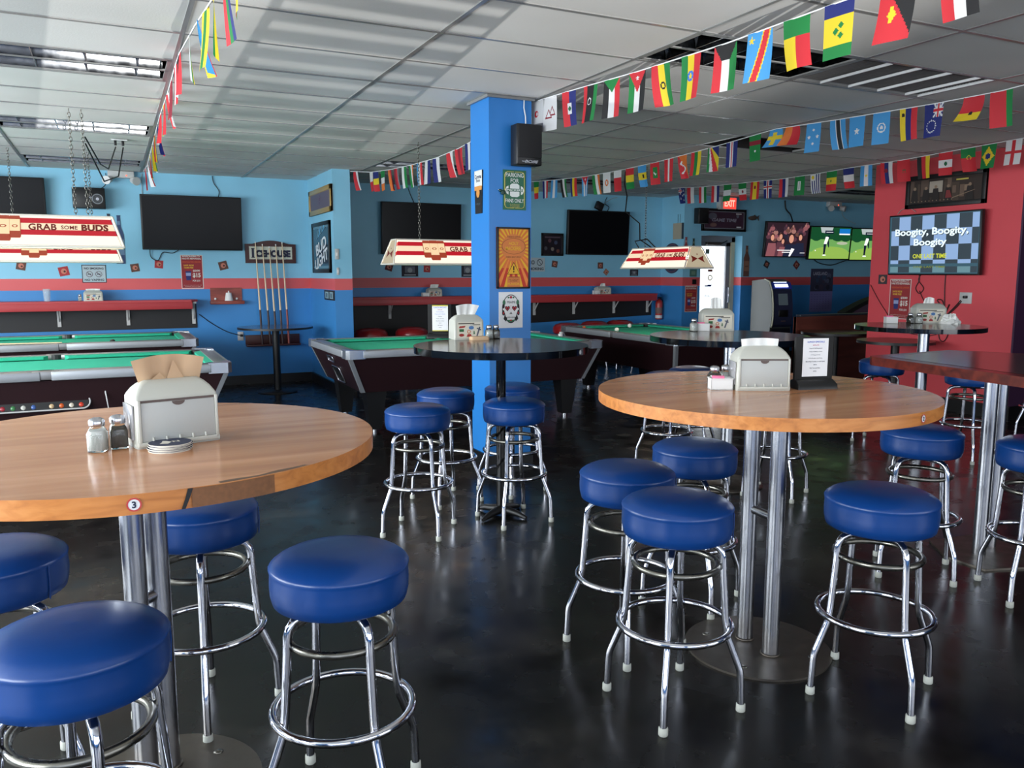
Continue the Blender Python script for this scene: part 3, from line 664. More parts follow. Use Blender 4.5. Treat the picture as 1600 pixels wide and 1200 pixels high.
STOOLS = [
    ((0.520, 2.150), R(58), 'blue bar stool in the open floor right of the left wooden table, nearest the camera'),
    ((0.223, 2.864), R(38), 'blue bar stool behind the left wooden table, right of its chrome posts'),
    ((-0.115, 1.925), R(57), 'large blue bar stool in the bottom left corner, in front of the table posts'),
    ((-0.345, 2.60), 0.2, 'blue bar stool cut by the left photo edge, under the left wooden table'),
    ((1.700, 2.192), R(1), 'front blue bar stool of the three left of the right wooden table posts'),
    ((1.800, 2.645), R(14), 'leftmost blue bar stool around the right wooden table'),
    ((2.330, 2.890), 0.5, 'rear blue bar stool just left of the right wooden table posts'),
    ((2.400, 1.945), R(28), 'front blue bar stool right of the right wooden table posts'),
    ((1.545, 4.410), R(53), 'front left blue bar stool at the black column table'),
    ((1.930, 4.950), R(12), 'rear left blue bar stool at the black column table'),
    ((2.145, 4.370), R(4), 'front right blue bar stool at the black column table'),
    ((2.430, 4.980), 0.3, 'rear right blue bar stool, closest to the blue column'),
    ((3.580, 2.690), R(42), 'blue bar stool under the right rim of the right wooden table'),
    ((6.134, 5.055), 0.4, 'blue bar stool left of the round table by the red wall'),
    ((6.180, 4.240), 0.05, 'blue bar stool under the round table in front of the red wall'),
    ((3.800, 2.230), R(57), 'blue bar stool cut by the right photo edge'),
    ((3.800, 5.060), 0.3, 'left of the two far stools behind the right wooden table, seat edge just showing'),
    ((4.190, 5.260), 0.7, 'right of the two far stools behind the right wooden table, seat edge just showing'),
    ((4.00, 4.10), 0.5, 'stool whose chrome legs show behind the right wooden table posts'),
    ((7.55, 4.45), 0.2, 'far blue bar stool at the right photo edge beside the red wall'),
]
s0 = None
for (p, rz, lb) in STOOLS:
    if s0 is None: s0 = stool('bar_stool', lb, (p[0], p[1], 0), rz, BL)
    else: dup(s0, (p[0], p[1], 0), rz, lb, BL)
# red stools along the wall shelves
r0 = None
rs = [(-1.15, 10.93, 'leftmost of the four red stools under the left wall shelf'), (-0.60, 10.93, 'second red stool from the left under the left wall shelf'), (0.02, 10.93, 'third red stool from the left under the left wall shelf'), (0.58, 10.93, 'rightmost red stool under the left wall shelf'),
      (3.12, 10.75, 'red stool in the dark corner right of the pier'), (3.70, 10.75, 'red stool behind the menu stand of the black column table'), (6.10, 10.60, 'red stool between the two right pool tables, nearest the column'), (6.72, 10.85, 'middle red stool under the right wall shelf'), (7.22, 10.90, 'right red stool under the right wall shelf')]
for (x, y, lb) in rs:
    if r0 is None:
        r0 = thing('bar_stool', lb, 'bar stool', (x, y, 0), 0, 'red stools under the wall shelves')
        MB().lathe([(0.0, 0.60), (0.20, 0.60), (0.222, 0.62), (0.228, 0.66), (0.222, 0.70), (0.19, 0.735), (0.12, 0.757), (0, 0.765)], m_redvinyl, 36).build('seat', r0)
        for k in range(4):
            a = pi / 4 + k * pi / 2; MB().tube([(0.12 * cos(a), 0.12 * sin(a), 0.6), (0.16 * cos(a), 0.16 * sin(a), 0.3), (0.21 * cos(a), 0.21 * sin(a), 0.0)], 0.012, m_chrome, 8).build('leg', r0)
        MB().ring(0.175, 0.010, 0.26, m_chrome, 30, 8).build('foot_ring', r0)
    else: dup(r0, (x, y, 0), 0, lb, 'red stools under the wall shelves')

# ------------------------------------------------------------ tables
def top_prism(mb, r, z0, z1, mat_top, mat_edge, n=96):
    mb.lathe([(0.0, z1), (r - 0.002, z1)][::-1] + [], mat_top, n)
    return mb
def round_top(r, z0, z1, mt, me, n=96, bevel=0.0):
    g = MB(); P = [(r * cos(2 * pi * k / n), r * sin(2 * pi * k / n)) for k in range(n)]
    g.add([(p[0], p[1], z1) for p in P], [tuple(range(n))], mt); g.add([(p[0], p[1], z0) for p in P], [tuple(range(n))[::-1]], mt)
    vs = [(p[0], p[1], z0) for p in P] + [(p[0], p[1], z1) for p in P]
    g.add(vs, [(k, (k + 1) % n, n + (k + 1) % n, n + k) for k in range(n)], me, True)
    return g
def edge_sticker(t, r, ang, z, txt, ring_col=(190, 60, 60), parent_name='number_sticker', s=0.014):
    g = MB(); g.disc(0, 0, s, 0, m_paper, 20).annulus(0, 0, s, s * 0.22, -0.0006, M('sticker_ring_%d' % ring_col[0], ring_col, 0.6)).text(txt, 0, 0, s * 1.0, -0.0012, M('sticker_ink', (20, 30, 60), 0.6), bold=0.03)
    g.xf(Matrix.Translation((r * cos(ang) * 1.002, r * sin(ang) * 1.002, z)) @ Matrix.Rotation(ang + pi / 2, 4, 'Z'))
    return g.build(parent_name, t, label='small round white sticker with the number ' + txt)
def wood_table(label, loc, r, posts, num, num_ang, plate_c=(0, 0), rz=0.0):
    t = thing('bar_table', label, 'table', loc, 0, 'round wooden bar tables')
    top = round_top(r, 1.025, 1.067, m_wood, m_edge).build('table_top', t)
    for (x, y) in posts: MB().cyl((x, y, 0.008), (x, y, 1.025), 0.032, m_steel, 28).ring(0.034, 0.005, 0.01, m_plate, 20, 6, x, y).build('post', t)
    (x0, y0), (x1, y1) = posts
    MB().cyl((x0, y0, 0.56), (x1, y1, 0.56), 0.018, m_steel, 16).build('post_brace', t)
    cx, cy = (x0 + x1) / 2 + plate_c[0], (y0 + y1) / 2 + plate_c[1]
    g = MB().lathe([(0.0, 0.0), (0.285, 0.0), (0.285, 0.008), (0.0, 0.008)], m_plate, 56, cx, cy, False)
    pl = g.build('base_plate', t)
    for k in range(4):
        a = 0.6 + k * pi / 2; MB().lathe([(0.0, 0.008), (0.016, 0.0085), (0.010, 0.011), (0.0, 0.0115)], m_worn, 12, cx + 0.21 * cos(a), cy + 0.21 * sin(a)).build('bolt', pl)
    MB().rect(cx - 0.15, cx + 0.15, 1.018, 1.026, cy - 0.05, cy + 0.05, m_black).build('mounting_plate', t)
    edge_sticker(top, r, num_ang, 1.046, num)
    return t, top
tl, tltop = wood_table('round wooden bar table at left with a chipped, taped front edge', (0.055, 2.33, 0), 0.595, ((-0.043, 0.15), (0.020, 0.215)), '3', math.atan2(1.765 - 2.33, 0.017 - 0.055), (0.0, -0.08))
# the worn patch on the edge of the left table: brown tape over the band, with a dark split
g = MB(); r_ = 0.5975; n = 14; a0 = math.atan2(1.80 - 2.33, 0.115 - 0.055); a1 = a0 + 0.30
m_tape = M('woven_brown_tape', (124, 80, 46), 0.6, noise=0.35, nscale=90)
vs = [(r_ * cos(a0 + (a1 - a0) * k / n), r_ * sin(a0 + (a1 - a0) * k / n), z) for z in (1.026, 1.066) for k in range(n + 1)]
g.add(vs, [(k, k + 1, n + 2 + k, n + 1 + k) for k in range(n)], m_tape, True)
vs = [((r_ + 0.001) * cos(a), (r_ + 0.001) * sin(a), z) for (a, z) in ((a0 - 0.035, 1.026), (a0 - 0.022, 1.026), (a0 - 0.005, 1.050), (a0 + 0.005, 1.067), (a0 - 0.012, 1.067), (a0 - 0.02, 1.050))]
g.add(vs, [(0, 1, 2, 5), (5, 2, 3, 4)], m_black)
g.build('edge_tape', tltop, label='torn brown tape patch on the table edge')
g = MB(); pts = [(0.590 * cos(a0 + 0.10 + 0.028 * k), 0.590 * sin(a0 + 0.10 + 0.028 * k)) for k in range(14)]
inn = [((0.578 - 0.004 * sin(k * 0.9)) * cos(a0 + 0.10 + 0.028 * k), (0.578 - 0.004 * sin(k * 0.9)) * sin(a0 + 0.10 + 0.028 * k)) for k in range(14)]
g.add([(p[0], p[1], 1.0675) for p in pts + inn], [(k, k + 1, 15 + k, 14 + k) for k in range(13)], M('chipped_laminate', (96, 74, 56), 0.8))
g.build('edge_chip', tltop)
tr, trtop = wood_table('round wooden bar table at right, carrying a menu stand and sugar packets', (2.158, 2.300, 0), 0.605, ((0.108, 0.155), (0.10, 0.0)), '2', math.atan2(1.777 - 2.30, 2.257 - 2.158))
# black round table in front of the column
def black_table(label, loc, r, kind, H=1.067, mt=None, edge=None, thick=0.04, post=0.03, grp=None):
    t = thing('bar_table', label, 'table', loc, 0, grp)
    round_top(r, H - thick, H, mt or m_granite, edge or m_blackgloss, 72).build('table_top', t)
    if kind == 'cross':
        MB().cyl((0, 0, 0.03), (0, 0, H - thick), post, m_blackgloss, 20).build('post', t)
        g = MB()
        for k in range(4):
            a = 0.5 + k * pi / 2
            g.tube([(0, 0, 0.04), (0.12 * cos(a), 0.12 * sin(a), 0.03), (0.19 * cos(a), 0.19 * sin(a), 0.012)], [0.03, 0.02, 0.012], m_black, 8)
        g.build('cross_base', t)
    elif kind == 'disc':
        MB().cyl((0, 0, 0.02), (0, 0, H - thick), post, m_black, 20).build('post', t)
        MB().lathe([(0.0, 0), (0.24, 0), (0.24, 0.012), (0.05, 0.03), (0, 0.03)], m_black, 36).build('base_plate', t)
    return t
bt = black_table('round dark bar table directly in front of the blue column', (2.11, 4.48, 0), 0.53, 'cross')
edge_sticker(bt, 0.53, math.atan2(4.387 - 4.9, 0.35), 1.047, '1', (150, 150, 150))
t = thing('bar_table', 'round dark bar table behind the right wooden table, with napkins, by the bright door', 'table', (3.87, 4.47, 0))
round_top(0.545, 1.027, 1.067, m_granite, m_blackgloss, 72).build('table_top', t)
for (x, y) in ((0.04, -0.05), (0.13, 0.09)): MB().cyl((x - 0.05, y, 0.01), (x - 0.05, y, 1.027), 0.032, m_steel, 20).build('post', t)
MB().lathe([(0, 0), (0.27, 0), (0.27, 0.01), (0, 0.01)], m_plate, 40).build('base_plate', t)
edge_sticker(t, 0.545, math.atan2(-0.42, 0.32), 1.047, '5', (150, 150, 150))
t = thing('bar_table', 'round dark bar table standing in front of the red wall, on a chrome post', 'table', (6.02, 4.62, 0))
round_top(0.50, 1.03, 1.067, m_granite, m_blackgloss, 72).build('table_top', t)
MB().cyl((0.07, 0, 0.01), (0.07, 0, 1.03), 0.045, m_steel, 24).build('post', t)
MB().lathe([(0, 0), (0.27, 0), (0.27, 0.01), (0, 0.01)], m_plate, 40, 0.07).build('base_plate', t)
black_table('low round brown table left of the wooden booth partition', (8.23, 7.50, 0), 0.42, 'disc', 0.76, m_brown, m_black, 0.03, 0.04)
black_table('low round brown table against the left edge of the red wall', (7.78, 6.25, 0), 0.40, 'disc', 0.76, m_brown, m_black, 0.03, 0.045)
black_table('small round dark table in the corner below the cue rack', (1.83, 10.55, 0), 0.46, 'disc', 0.83, m_granite, m_black, 0.025, 0.045)
# polygon table of dark red wood at the right edge
t = thing('bar_table', 'dark red wooden bar table with cut corners at the right photo edge', 'table', (4.15, 2.55, 0))
poly = [(x - 4.15, y - 2.55) for x, y in ((3.545, 2.985), (3.585, 3.03), (4.25, 3.06), (4.42, 2.74), (4.42, 2.0), (4.36, 1.75), (3.39, 1.75), (3.37, 1.80))]
g = MB().prism(poly, 1.022, 1.067, m_dkwood); g.build('table_top', t)
ins = [(p[0] * 0.88, p[1] * 0.88) for p in poly]
g = MB().add([(p[0], p[1], 1.0678) for p in ins], [tuple(range(len(ins)))], m_granite); g.build('inlay', t, label='dark glossy inlay with the wood border round it')
for (x, y) in ((-0.055, 0.14), (0.12, 0.20)): MB().cyl((x, y, 0.01), (x, y, 1.022), 0.034, m_steel, 24).build('post', t)
MB().cyl((-0.055, 0.14, 0.55), (0.12, 0.20, 0.55), 0.018, m_steel, 12).build('post_brace', t)
MB().prism([(-0.25, -0.03), (0.0, -0.11), (0.34, 0.12), (0.30, 0.36), (-0.1, 0.40), (-0.25, 0.2)], 0.0, 0.01, m_plate).build('base_plate', t)
# ------------------------------------------------------------ things on the tables
def rr_ring(w, d, z, r, n=5):
    P = []
    for (sx, sy, s0) in ((1, 1, 0), (-1, 1, pi / 2), (-1, -1, pi), (1, -1, 1.5 * pi)):
        for k in range(n): a = s0 + pi / 2 * k / (n - 1); P.append((sx * (w / 2 - r) + r * cos(a), sy * (d / 2 - r) + r * sin(a), z))
    return P
def napkin_holder(label, loc, rz, kind='putty', napkin=None, W=0.20, D=0.13, Ht=0.162, lean=0.0, group='napkin dispensers'):
    t = thing('napkin_dispenser', label, 'napkin dispenser', loc, rz, group)
    k = Ht / 0.162
    MB().loft([rr_ring(W, D, 0.0, 0.008), rr_ring(W, D, 0.012 * k, 0.008), rr_ring(W - 0.005, D - 0.005, 0.121 * k, 0.007), rr_ring(W - 0.010, D - 0.016, 0.128 * k, 0.008), rr_ring(W - 0.026, D - 0.040, 0.142 * k, 0.010),
               rr_ring(W - 0.046, D - 0.064, 0.153 * k, 0.012), rr_ring(W - 0.066, D - 0.088, 0.160 * k, 0.012), rr_ring(W - 0.078, D - 0.102, 0.162 * k, 0.008)], m_putty).build('body', t)
    f = -D / 2
    if kind == 'putty':
        g = MB().rect(-W * 0.44, W * 0.44, 0.016 * k, 0.112 * k, f - 0.003, f + 0.006, M('panel_grey', (168, 170, 166), 0.4), 0.002)
        pn = g.build('face_plate', t)
        g = MB()
        for (x0, x1, z0, z1) in ((-W * 0.475, -W * 0.44, 0.010, 0.119), (W * 0.44, W * 0.475, 0.010, 0.119), (-W * 0.485, W * 0.485, 0.004, 0.016)): g.rect(x0, x1, z0 * k, z1 * k, f - 0.006, f + 0.004, m_putty, 0.0015)
        g.build('face_frame', t)
        P = [(0.016 * cos(q), 0.112 * k + 0.011 * sin(q)) for q in [pi + pi * i / 8 for i in range(9)]]
        MB().flat(P, f - 0.0045, M('notch_shadowed_gap', (92, 80, 76), 0.8)).fr(-W * 0.44, W * 0.44, 0.112 * k, 0.118 * k, f - 0.001, MATS['notch_shadowed_gap']).build('pull_notch', pn)
        g = MB()
        for x in (-0.064, -0.032, 0.0, 0.032, 0.064): g.cyl((x, f - 0.006, 0.016 * k), (x, f - 0.003, 0.026 * k), 0.003, m_putty, 6)
        g.build('clips', pn)
        for sx in (-1, 1): MB().rect(sx * W / 2 - 0.0045, sx * W / 2 + 0.0005, 0.02 * k, 0.105 * k, -D * 0.36, D * 0.36, M('smoked_side', (150, 150, 152), 0.15, spec=0.8), 0.001).build('side_window', t)
    else:
        g = MB().fr(-W * 0.42, W * 0.42, 0.012 * k, 0.116 * k, f - 0.002, M('card_cream', (206, 200, 184), 0.7))
        y = f - 0.0035
        ink = M('print_dark', (60, 52, 48), 0.7); rd = M('print_red', (150, 40, 36), 0.7); bl = M('print_blue', (70, 110, 160), 0.7); gr = M('print_green', (40, 96, 56), 0.7); og = M('print_orange', (184, 104, 66), 0.7)
        g.fr(-W * 0.38, W * 0.16, 0.103 * k, 0.109 * k, y, ink).fr(W * 0.02, W * 0.36, 0.094 * k, 0.099 * k, y, ink)
        g.flat([(-0.075, 0.076 * k), (-0.035, 0.080 * k), (-0.028, 0.092 * k), (-0.070, 0.089 * k)], y, rd)
        g.disc(0.012, 0.078 * k, 0.018, y, bl, 16, 0.012 * k).annulus(0.012, 0.078 * k, 0.020, 0.003, y - 0.0004, M('print_pale', (190, 200, 206), 0.7), 18)
        g.fr(-0.072, -0.040, 0.052 * k, 0.070 * k, y, gr).disc(-0.056, 0.030 * k, 0.018, y, rd, 12, 0.010 * k)
        g.annulus(-0.005, 0.052 * k, 0.013, 0.005, y, og, 14).flat([(-0.022, 0.018 * k), (0.016, 0.018 * k), (0.008, 0.036 * k), (-0.014, 0.036 * k)], y, rd)
        g.flat([(0.026, 0.034 * k), (0.036, 0.034 * k), (0.034, 0.056 * k), (0.028, 0.056 * k)], y, gr)
        g.flat([(0.046, 0.022 * k), (0.056, 0.022 * k), (0.076, 0.080 * k), (0.066, 0.084 * k)], y, M('print_slate', (84, 88, 104), 0.7)).flat([(0.048, 0.070 * k), (0.078, 0.058 * k), (0.080, 0.066 * k), (0.052, 0.078 * k)], y, MATS['print_slate'])
        g.build('printed_card', t)
    if napkin:
        w0, w1, hh, mat, sk = napkin
        n = 16; vs = []; rows = 6
        for j in range(rows + 1):
            v = j / rows
            for i in range(n + 1):
                u = i / n - 0.5; w = w0 + (w1 - w0) * v
                fold = 0.010 * (1 - 0.6 * v) * abs(math.sin(u * 9)) 
                z = Ht - 0.012 + (hh + 0.012) * v - 0.012 * v * (2 * u) ** 2 * (1.0 if hh > 0.05 else 0.3)
                vs.append((u * w + sk * v, fold - 0.012 * v + 0.006 * math.sin(5 * u + 1), z))
        fs = [(j * (n + 1) + i, j * (n + 1) + i + 1, (j + 1) * (n + 1) + i + 1, (j + 1) * (n + 1) + i) for j in range(rows) for i in range(n)]
        g = MB().add(vs, fs, mat, True)
        if mat is m_kraft:   # the folded tongue in the middle of the napkin
            g.add([(-0.010, -0.006, Ht - 0.002), (0.034, -0.006, Ht - 0.002), (0.002, -0.028, Ht + hh * 0.80)], [(0, 1, 2)], mat).add([(-0.05, -0.006, Ht - 0.002), (-0.010, -0.006, Ht - 0.002), (-0.03, -0.02, Ht + 0.018)], [(0, 1, 2)], mat)
        g.build('napkin', t)
    return t
m_napw = M('white_napkin', (232, 232, 228), 0.9)
TZ = 1.067
napkin_holder('pale plastic napkin dispenser with brown napkin on the left wooden table', (0.122, 2.262, TZ), R(12), 'putty', (0.150, 0.180, 0.062, m_kraft, -0.005), 0.205, 0.12, 0.165)
napkin_holder('pale plastic napkin dispenser with white napkin on the right wooden table', (2.178, 2.338, TZ), R(-26), 'putty', (0.135, 0.142, 0.030, m_napw, -0.006), 0.200, 0.12, 0.162)
napkin_holder('printed napkin dispenser on the dark table before the blue column', (2.10, 5.00, TZ), R(-3), 'card', (0.12, 0.165, 0.07, m_napw, 0.006), 0.205, 0.13, 0.160)
napkin_holder('printed napkin dispenser on the dark table in front of the bright door', (4.14, 4.93, TZ), R(-28), 'card', (0.09, 0.08, 0.085, m_napw, -0.008), 0.25, 0.14, 0.165)
napkin_holder('printed napkin dispenser on the round table by the red wall', (6.40, 4.83, TZ), R(-30), 'card', (0.10, 0.08, 0.055, m_napw, 0.0), 0.26, 0.14, 0.17)
napkin_holder('grey napkin dispenser on the left wall shelf', (-0.205, 11.30, 1.16), 0, 'card', (0.14, 0.16, 0.02, m_napw, 0), 0.215, 0.13, 0.13)
napkin_holder('grey napkin dispenser on the dark wall shelf left of the column', (4.25, 11.33, 1.16), 0, 'card', (0.12, 0.13, 0.05, m_napw, 0.01), 0.215, 0.13, 0.125)
napkin_holder('grey napkin dispenser on the right wall shelf', (7.16, 11.33, 1.16), 0, 'card', (0.12, 0.08, 0.05, m_napw, 0), 0.26, 0.13, 0.125)
def shaker(label, loc, fill, rz=0, sc=1.0):
    t = thing('shaker', label, 'shaker', loc, rz, 'salt and pepper shakers')
    def oct_(r, z, q=0.72):   # softly squared body
        P = []
        for k in range(16):
            a = 2 * pi * k / 16; m = 1 / max(abs(cos(a)), abs(sin(a))); P.append((sc * r * cos(a) * (1 + (m - 1) * q), sc * r * sin(a) * (1 + (m - 1) * q), sc * z))
        return P
    glass = MB().loft([oct_(0.019, 0.0), oct_(0.0205, 0.003), oct_(0.0205, 0.046), oct_(0.018, 0.056, 0.4), oct_(0.0155, 0.062, 0.0), oct_(0.0155, 0.068, 0.0)], m_glass)
    g = glass
    for k in range(12):
        x = (-0.0165 + 0.003 * k) * sc
        for yy in (-0.0212, 0.0212): g.cyl((x, yy * sc, 0.006 * sc), (x, yy * sc, 0.044 * sc), 0.0009 * sc, m_glass, 5)
    g.build('glass_body', t)
    MB().loft([oct_(0.0165, 0.004), oct_(0.0180, 0.006), oct_(0.0180, 0.044), oct_(0.015, 0.051, 0.3)], fill).build('filling', t)
    MB().lathe([(0.0175 * sc, 0.063 * sc), (0.0185 * sc, 0.065 * sc), (0.0185 * sc, 0.075 * sc), (0.0165 * sc, 0.080 * sc), (0.009 * sc, 0.0835 * sc), (0, 0.084 * sc)], m_steel, 24).build('cap', t)
    return t
shaker('glass salt shaker with steel cap, left of the pair on the left wooden table', (-0.052, 2.206, TZ), m_salt, R(-18), 1.0)
shaker('glass pepper shaker with steel cap between the salt and the napkin dispenser', (-0.006, 2.228, TZ), m_pepper, R(10), 1.0)
shaker('pepper shaker left behind the sugar caddy on the right wooden table', (2.046, 2.435, TZ), m_pepper, 0, 1.0)
shaker('salt shaker right behind the sugar caddy on the right wooden table', (2.105, 2.440, TZ), m_salt, 0, 1.0)
shaker('salt shaker beside the printed dispenser on the table before the column', (2.235, 4.93, TZ), m_salt, 0, 1.1)
shaker('pepper shaker at right of the pair on the table before the column', (2.285, 4.93, TZ), m_pepper, 0, 1.1)
shaker('shaker at left on the dark table in front of the bright door', (3.905, 4.90, TZ), m_salt, 0, 1.15)
shaker('shaker just right of the sugar caddy on the table before the red wall', (6.19, 4.84, TZ), m_pepper, 0, 1.1)
shaker('shaker nearest the printed dispenser on the table before the red wall', (6.25, 4.80, TZ), m_salt, 0, 1.1)
shaker('small shaker on the left wall shelf beside the napkin dispenser', (-0.35, 11.28, 1.16), m_salt, 0, 1.0)
def caddy(label, loc, rz, w=0.082, d=0.055, h=0.042, pk=True):
    t = thing('sugar_caddy', label, 'sugar caddy', loc, rz, 'white sugar caddies')
    g = MB().rect(-w / 2, w / 2, 0, 0.004, -d / 2, d / 2, m_white)
    for (x0, x1, y0, y1) in ((-w / 2, w / 2, -d / 2, -d / 2 + 0.003), (-w / 2, w / 2, d / 2 - 0.003, d / 2), (-w / 2, -w / 2 + 0.003, -d / 2, d / 2), (w / 2 - 0.003, w / 2, -d / 2, d / 2)): g.rect(x0, x1, 0, h, y0, y1, m_white)
    g.tube(rr_ring(w + 0.003, d + 0.003, h, 0.004), 0.002, m_white, 6, True); g.build('tray', t)
    if pk:
        g = MB()
        for k in range(7): g.box((-w * 0.16 + 0.001 * k, -d * 0.36 + k * 0.005, h * 0.75), (w * 0.55, 0.003, h * 0.9), m_pink, 0.001, R(2 * (k % 3) - 2))
        g.build('pink_packets', t)
        g = MB()
        for k in range(6): g.box((w * 0.24, -d * 0.2 + k * 0.006, h * 0.62), (w * 0.36, 0.003, h * 0.85), m_paper, 0.001)
        g.build('white_packets', t)
    return t
caddy('white sugar caddy with pink packets on the right wooden table', (2.036, 2.388, TZ), R(-26))
caddy('small white caddy on the dark table in front of the bright door', (3.985, 4.90, TZ), R(-28), 0.10, 0.06, 0.055)
caddy('small white sugar caddy at the left of the table by the red wall', (6.06, 4.93, TZ), R(-30), 0.10, 0.06, 0.055)
caddy('white caddy beside the dispenser on the dark shelf left of the column', (4.09, 11.25, 1.16), 0, 0.11, 0.06, 0.055, False)
caddy('white caddy beside the dispenser on the right wall shelf', (6.99, 11.25, 1.16), 0, 0.11, 0.06, 0.06, False)
one(MB().lathe([(0.032, 0), (0.04, 0.10), (0.042, 0.15), (0.040, 0.15), (0.030, 0.006), (0, 0.006)], M('thin_clear_glass', (226, 236, 240), 0.05, alpha=0.25), 20), 'drinking_glass', 'empty clear glass standing on the left wall shelf', 'glass', (-0.70, 11.28, 1.16))
# folded napkin and crumpled tissue
one(MB().loft([rr_ring(0.12, 0.07, 0, 0.01), rr_ring(0.125, 0.072, 0.012, 0.012), rr_ring(0.11, 0.06, 0.022, 0.012)], m_kraft), 'folded_napkin', 'folded cream napkin lying before the printed dispenser near the column', 'napkin', (2.145, 4.89, TZ), R(-5))
g = MB(); n = 18; vs = []; random.seed(3)
for i in range(9):
    th = pi / 2 * i / 8
    for k in range(n):
        a = 2 * pi * k / n; r = 0.075 * (1 + 0.25 * random.uniform(-1, 1)) * cos(th) ** 0.8; vs.append((r * cos(a), r * sin(a), max(0, 0.075 * sin(th) * (1 + 0.3 * random.uniform(-1, 1)))))
fs = [(i * n + k, i * n + (k + 1) % n, (i + 1) * n + (k + 1) % n, (i + 1) * n + k) for i in range(8) for k in range(n)]
one(g.add(vs, fs, m_napw), 'crumpled_napkin', 'crumpled white napkin on the round table by the red wall', 'napkin', (6.46, 4.66, TZ))
# coaster stack
m_cnavy = M('coaster_navy', (40, 46, 72), 0.6); m_cwhite = M('coaster_board', (216, 210, 196), 0.8)
offs = [(0, 0), (0.002, 0.001), (-0.002, 0.002), (0.003, -0.001), (0.0, 0.002), (0.004, 0.0), (0.001, 0.001)]
for k, (dx, dy) in enumerate(offs):
    g = MB().lathe([(0.050, 0.0), (0.050, 0.0012)], m_cnavy if k % 2 else m_cwhite, 36, 0, 0, False).lathe([(0.0505, 0.0012), (0.0505, 0.0026)], m_cwhite, 36, 0, 0, False)
    P = [(0.0500 * cos(2 * pi * q / 36), 0.0500 * sin(2 * pi * q / 36), 0.0027) for q in range(36)]; g.add(P, [tuple(range(36))], m_cnavy)
    if k == len(offs) - 1:
        g.add([(-0.028, -0.012, 0.0030), (-0.010, -0.020, 0.0030), (0.004, 0.0, 0.0030), (-0.004, 0.016, 0.0030), (-0.012, 0.022, 0.0030), (-0.018, 0.004, 0.0030)], [(0, 1, 2, 3, 4, 5)], m_cwhite)
        vs, fs, x0, x1, y0, y1 = text_geo('NFL', 0.03); kk = 0.016 / 0.7
        vs, fs, x0, x1, y0, y1 = text_geo('N', 0.04)
        g.add([(0.006 + (v[0] - x0) * kk, -0.008 + (v[1] - y0) * kk, 0.0030) for v in vs], fs, m_cwhite)
    o = one(g, 'drink_coaster', ['lowest coaster of the round stack on the left wooden table', 'second coaster from the bottom of the stack', 'third coaster from the bottom of the stack', 'middle coaster of the stack, fourth from the bottom', 'third coaster from the top of the stack', 'second coaster from the top of the stack', 'top navy coaster of the stack, with a white emblem'][k], 'coaster', (0.107 + dx, 2.150 + dy, TZ + k * 0.0027), R(12), 'coasters stacked on the left wooden table')
# menu stands
def menu(label, loc, rz, w, h, lines, yellow=False, frac=0.86):
    t = thing('menu_stand', label, 'menu stand', loc, rz, 'table menu stands')
    MB().loft([rr_ring(w, 0.09, 0, 0.006), rr_ring(w * 0.985, 0.085, 0.018, 0.006), rr_ring(w * 0.96, 0.03, 0.034, 0.006)], m_black).build('stand_base', t)
    MB().rect(-w / 2 * 0.96, w / 2 * 0.96, 0.02, h, -0.006, 0.006, M('matt_black', (10, 10, 10), 0.75), 0.002).build('back_board', t)
    x0, x1, z0, z1 = -w * 0.30, w * 0.34, 0.045, h - 0.006
    g = MB().fr(x0, x1, z0, z1, -0.0075, m_paper)
    if yellow: ym = M('yellow_border', (196, 184, 70), 0.7); g.fr(x0, x1, z1 - 0.008, z1, -0.0085, ym).fr(x0, x1, z0, z0 + 0.006, -0.0085, ym)
    n = len(lines); 
    for k, (tx, c) in enumerate(lines):
        zz = z1 - (z1 - z0) * (0.09 + 0.86 * k / n); mt = M('menu_ink_%d' % c[0], c, 0.7); hh = (z1 - z0) * (0.045 if k == 0 else 0.030)
        vs, fs, a, b, c0, c1 = text_geo(tx, 0.012); ww = min((b - a) * hh / 0.7, (x1 - x0) * 0.94); g.text(tx, (x0 + x1) / 2, zz, hh, -0.0085, mt, ww, 0.012)
    g.build('menu_sheet', t)
    return t
K0 = (60, 60, 110)
menu('black menu stand with lunch specials sheet on the right wooden table', (2.372, 2.262, TZ), R(-14), 0.165, 0.195,
     [('LUNCH SPECIALS', (60, 90, 190)), ('MON-FRI', (190, 70, 110)), ('Soup & Half Sandwich', (50, 50, 70)), ('Soup & Salad or Fries', (50, 50, 70)), ('5 Wings & Fries', (50, 50, 70)), ('1/2 lb Burger with Fries', (50, 50, 70)), ('Mini Pizza Combo or with Salad', (50, 50, 70)), ('$8.95', (50, 50, 70)), ('Fish Tacos & Rice', (50, 50, 70)), ('$9.95', (50, 50, 70))])
menu('black menu stand with yellow edged sheet on the table before the column', (1.975, 5.16, TZ), R(-26), 0.165, 0.225,
     [('LUNCH SPECIALS', (60, 90, 190)), ('MON-FRI', (190, 70, 110)), ('Soup & Sandwich', (60, 60, 160)), ('Wings and Fries Basket', (60, 60, 160)), ('Chicken', (50, 50, 70)), ('Burger with Fries', (50, 50, 70)), ('Mini Pizza or Salad', (50, 50, 70)), ('$8.95', (50, 50, 70)), ('Fish Tacos', (50, 50, 70)), ('$9.95', (50, 50, 70))], True)

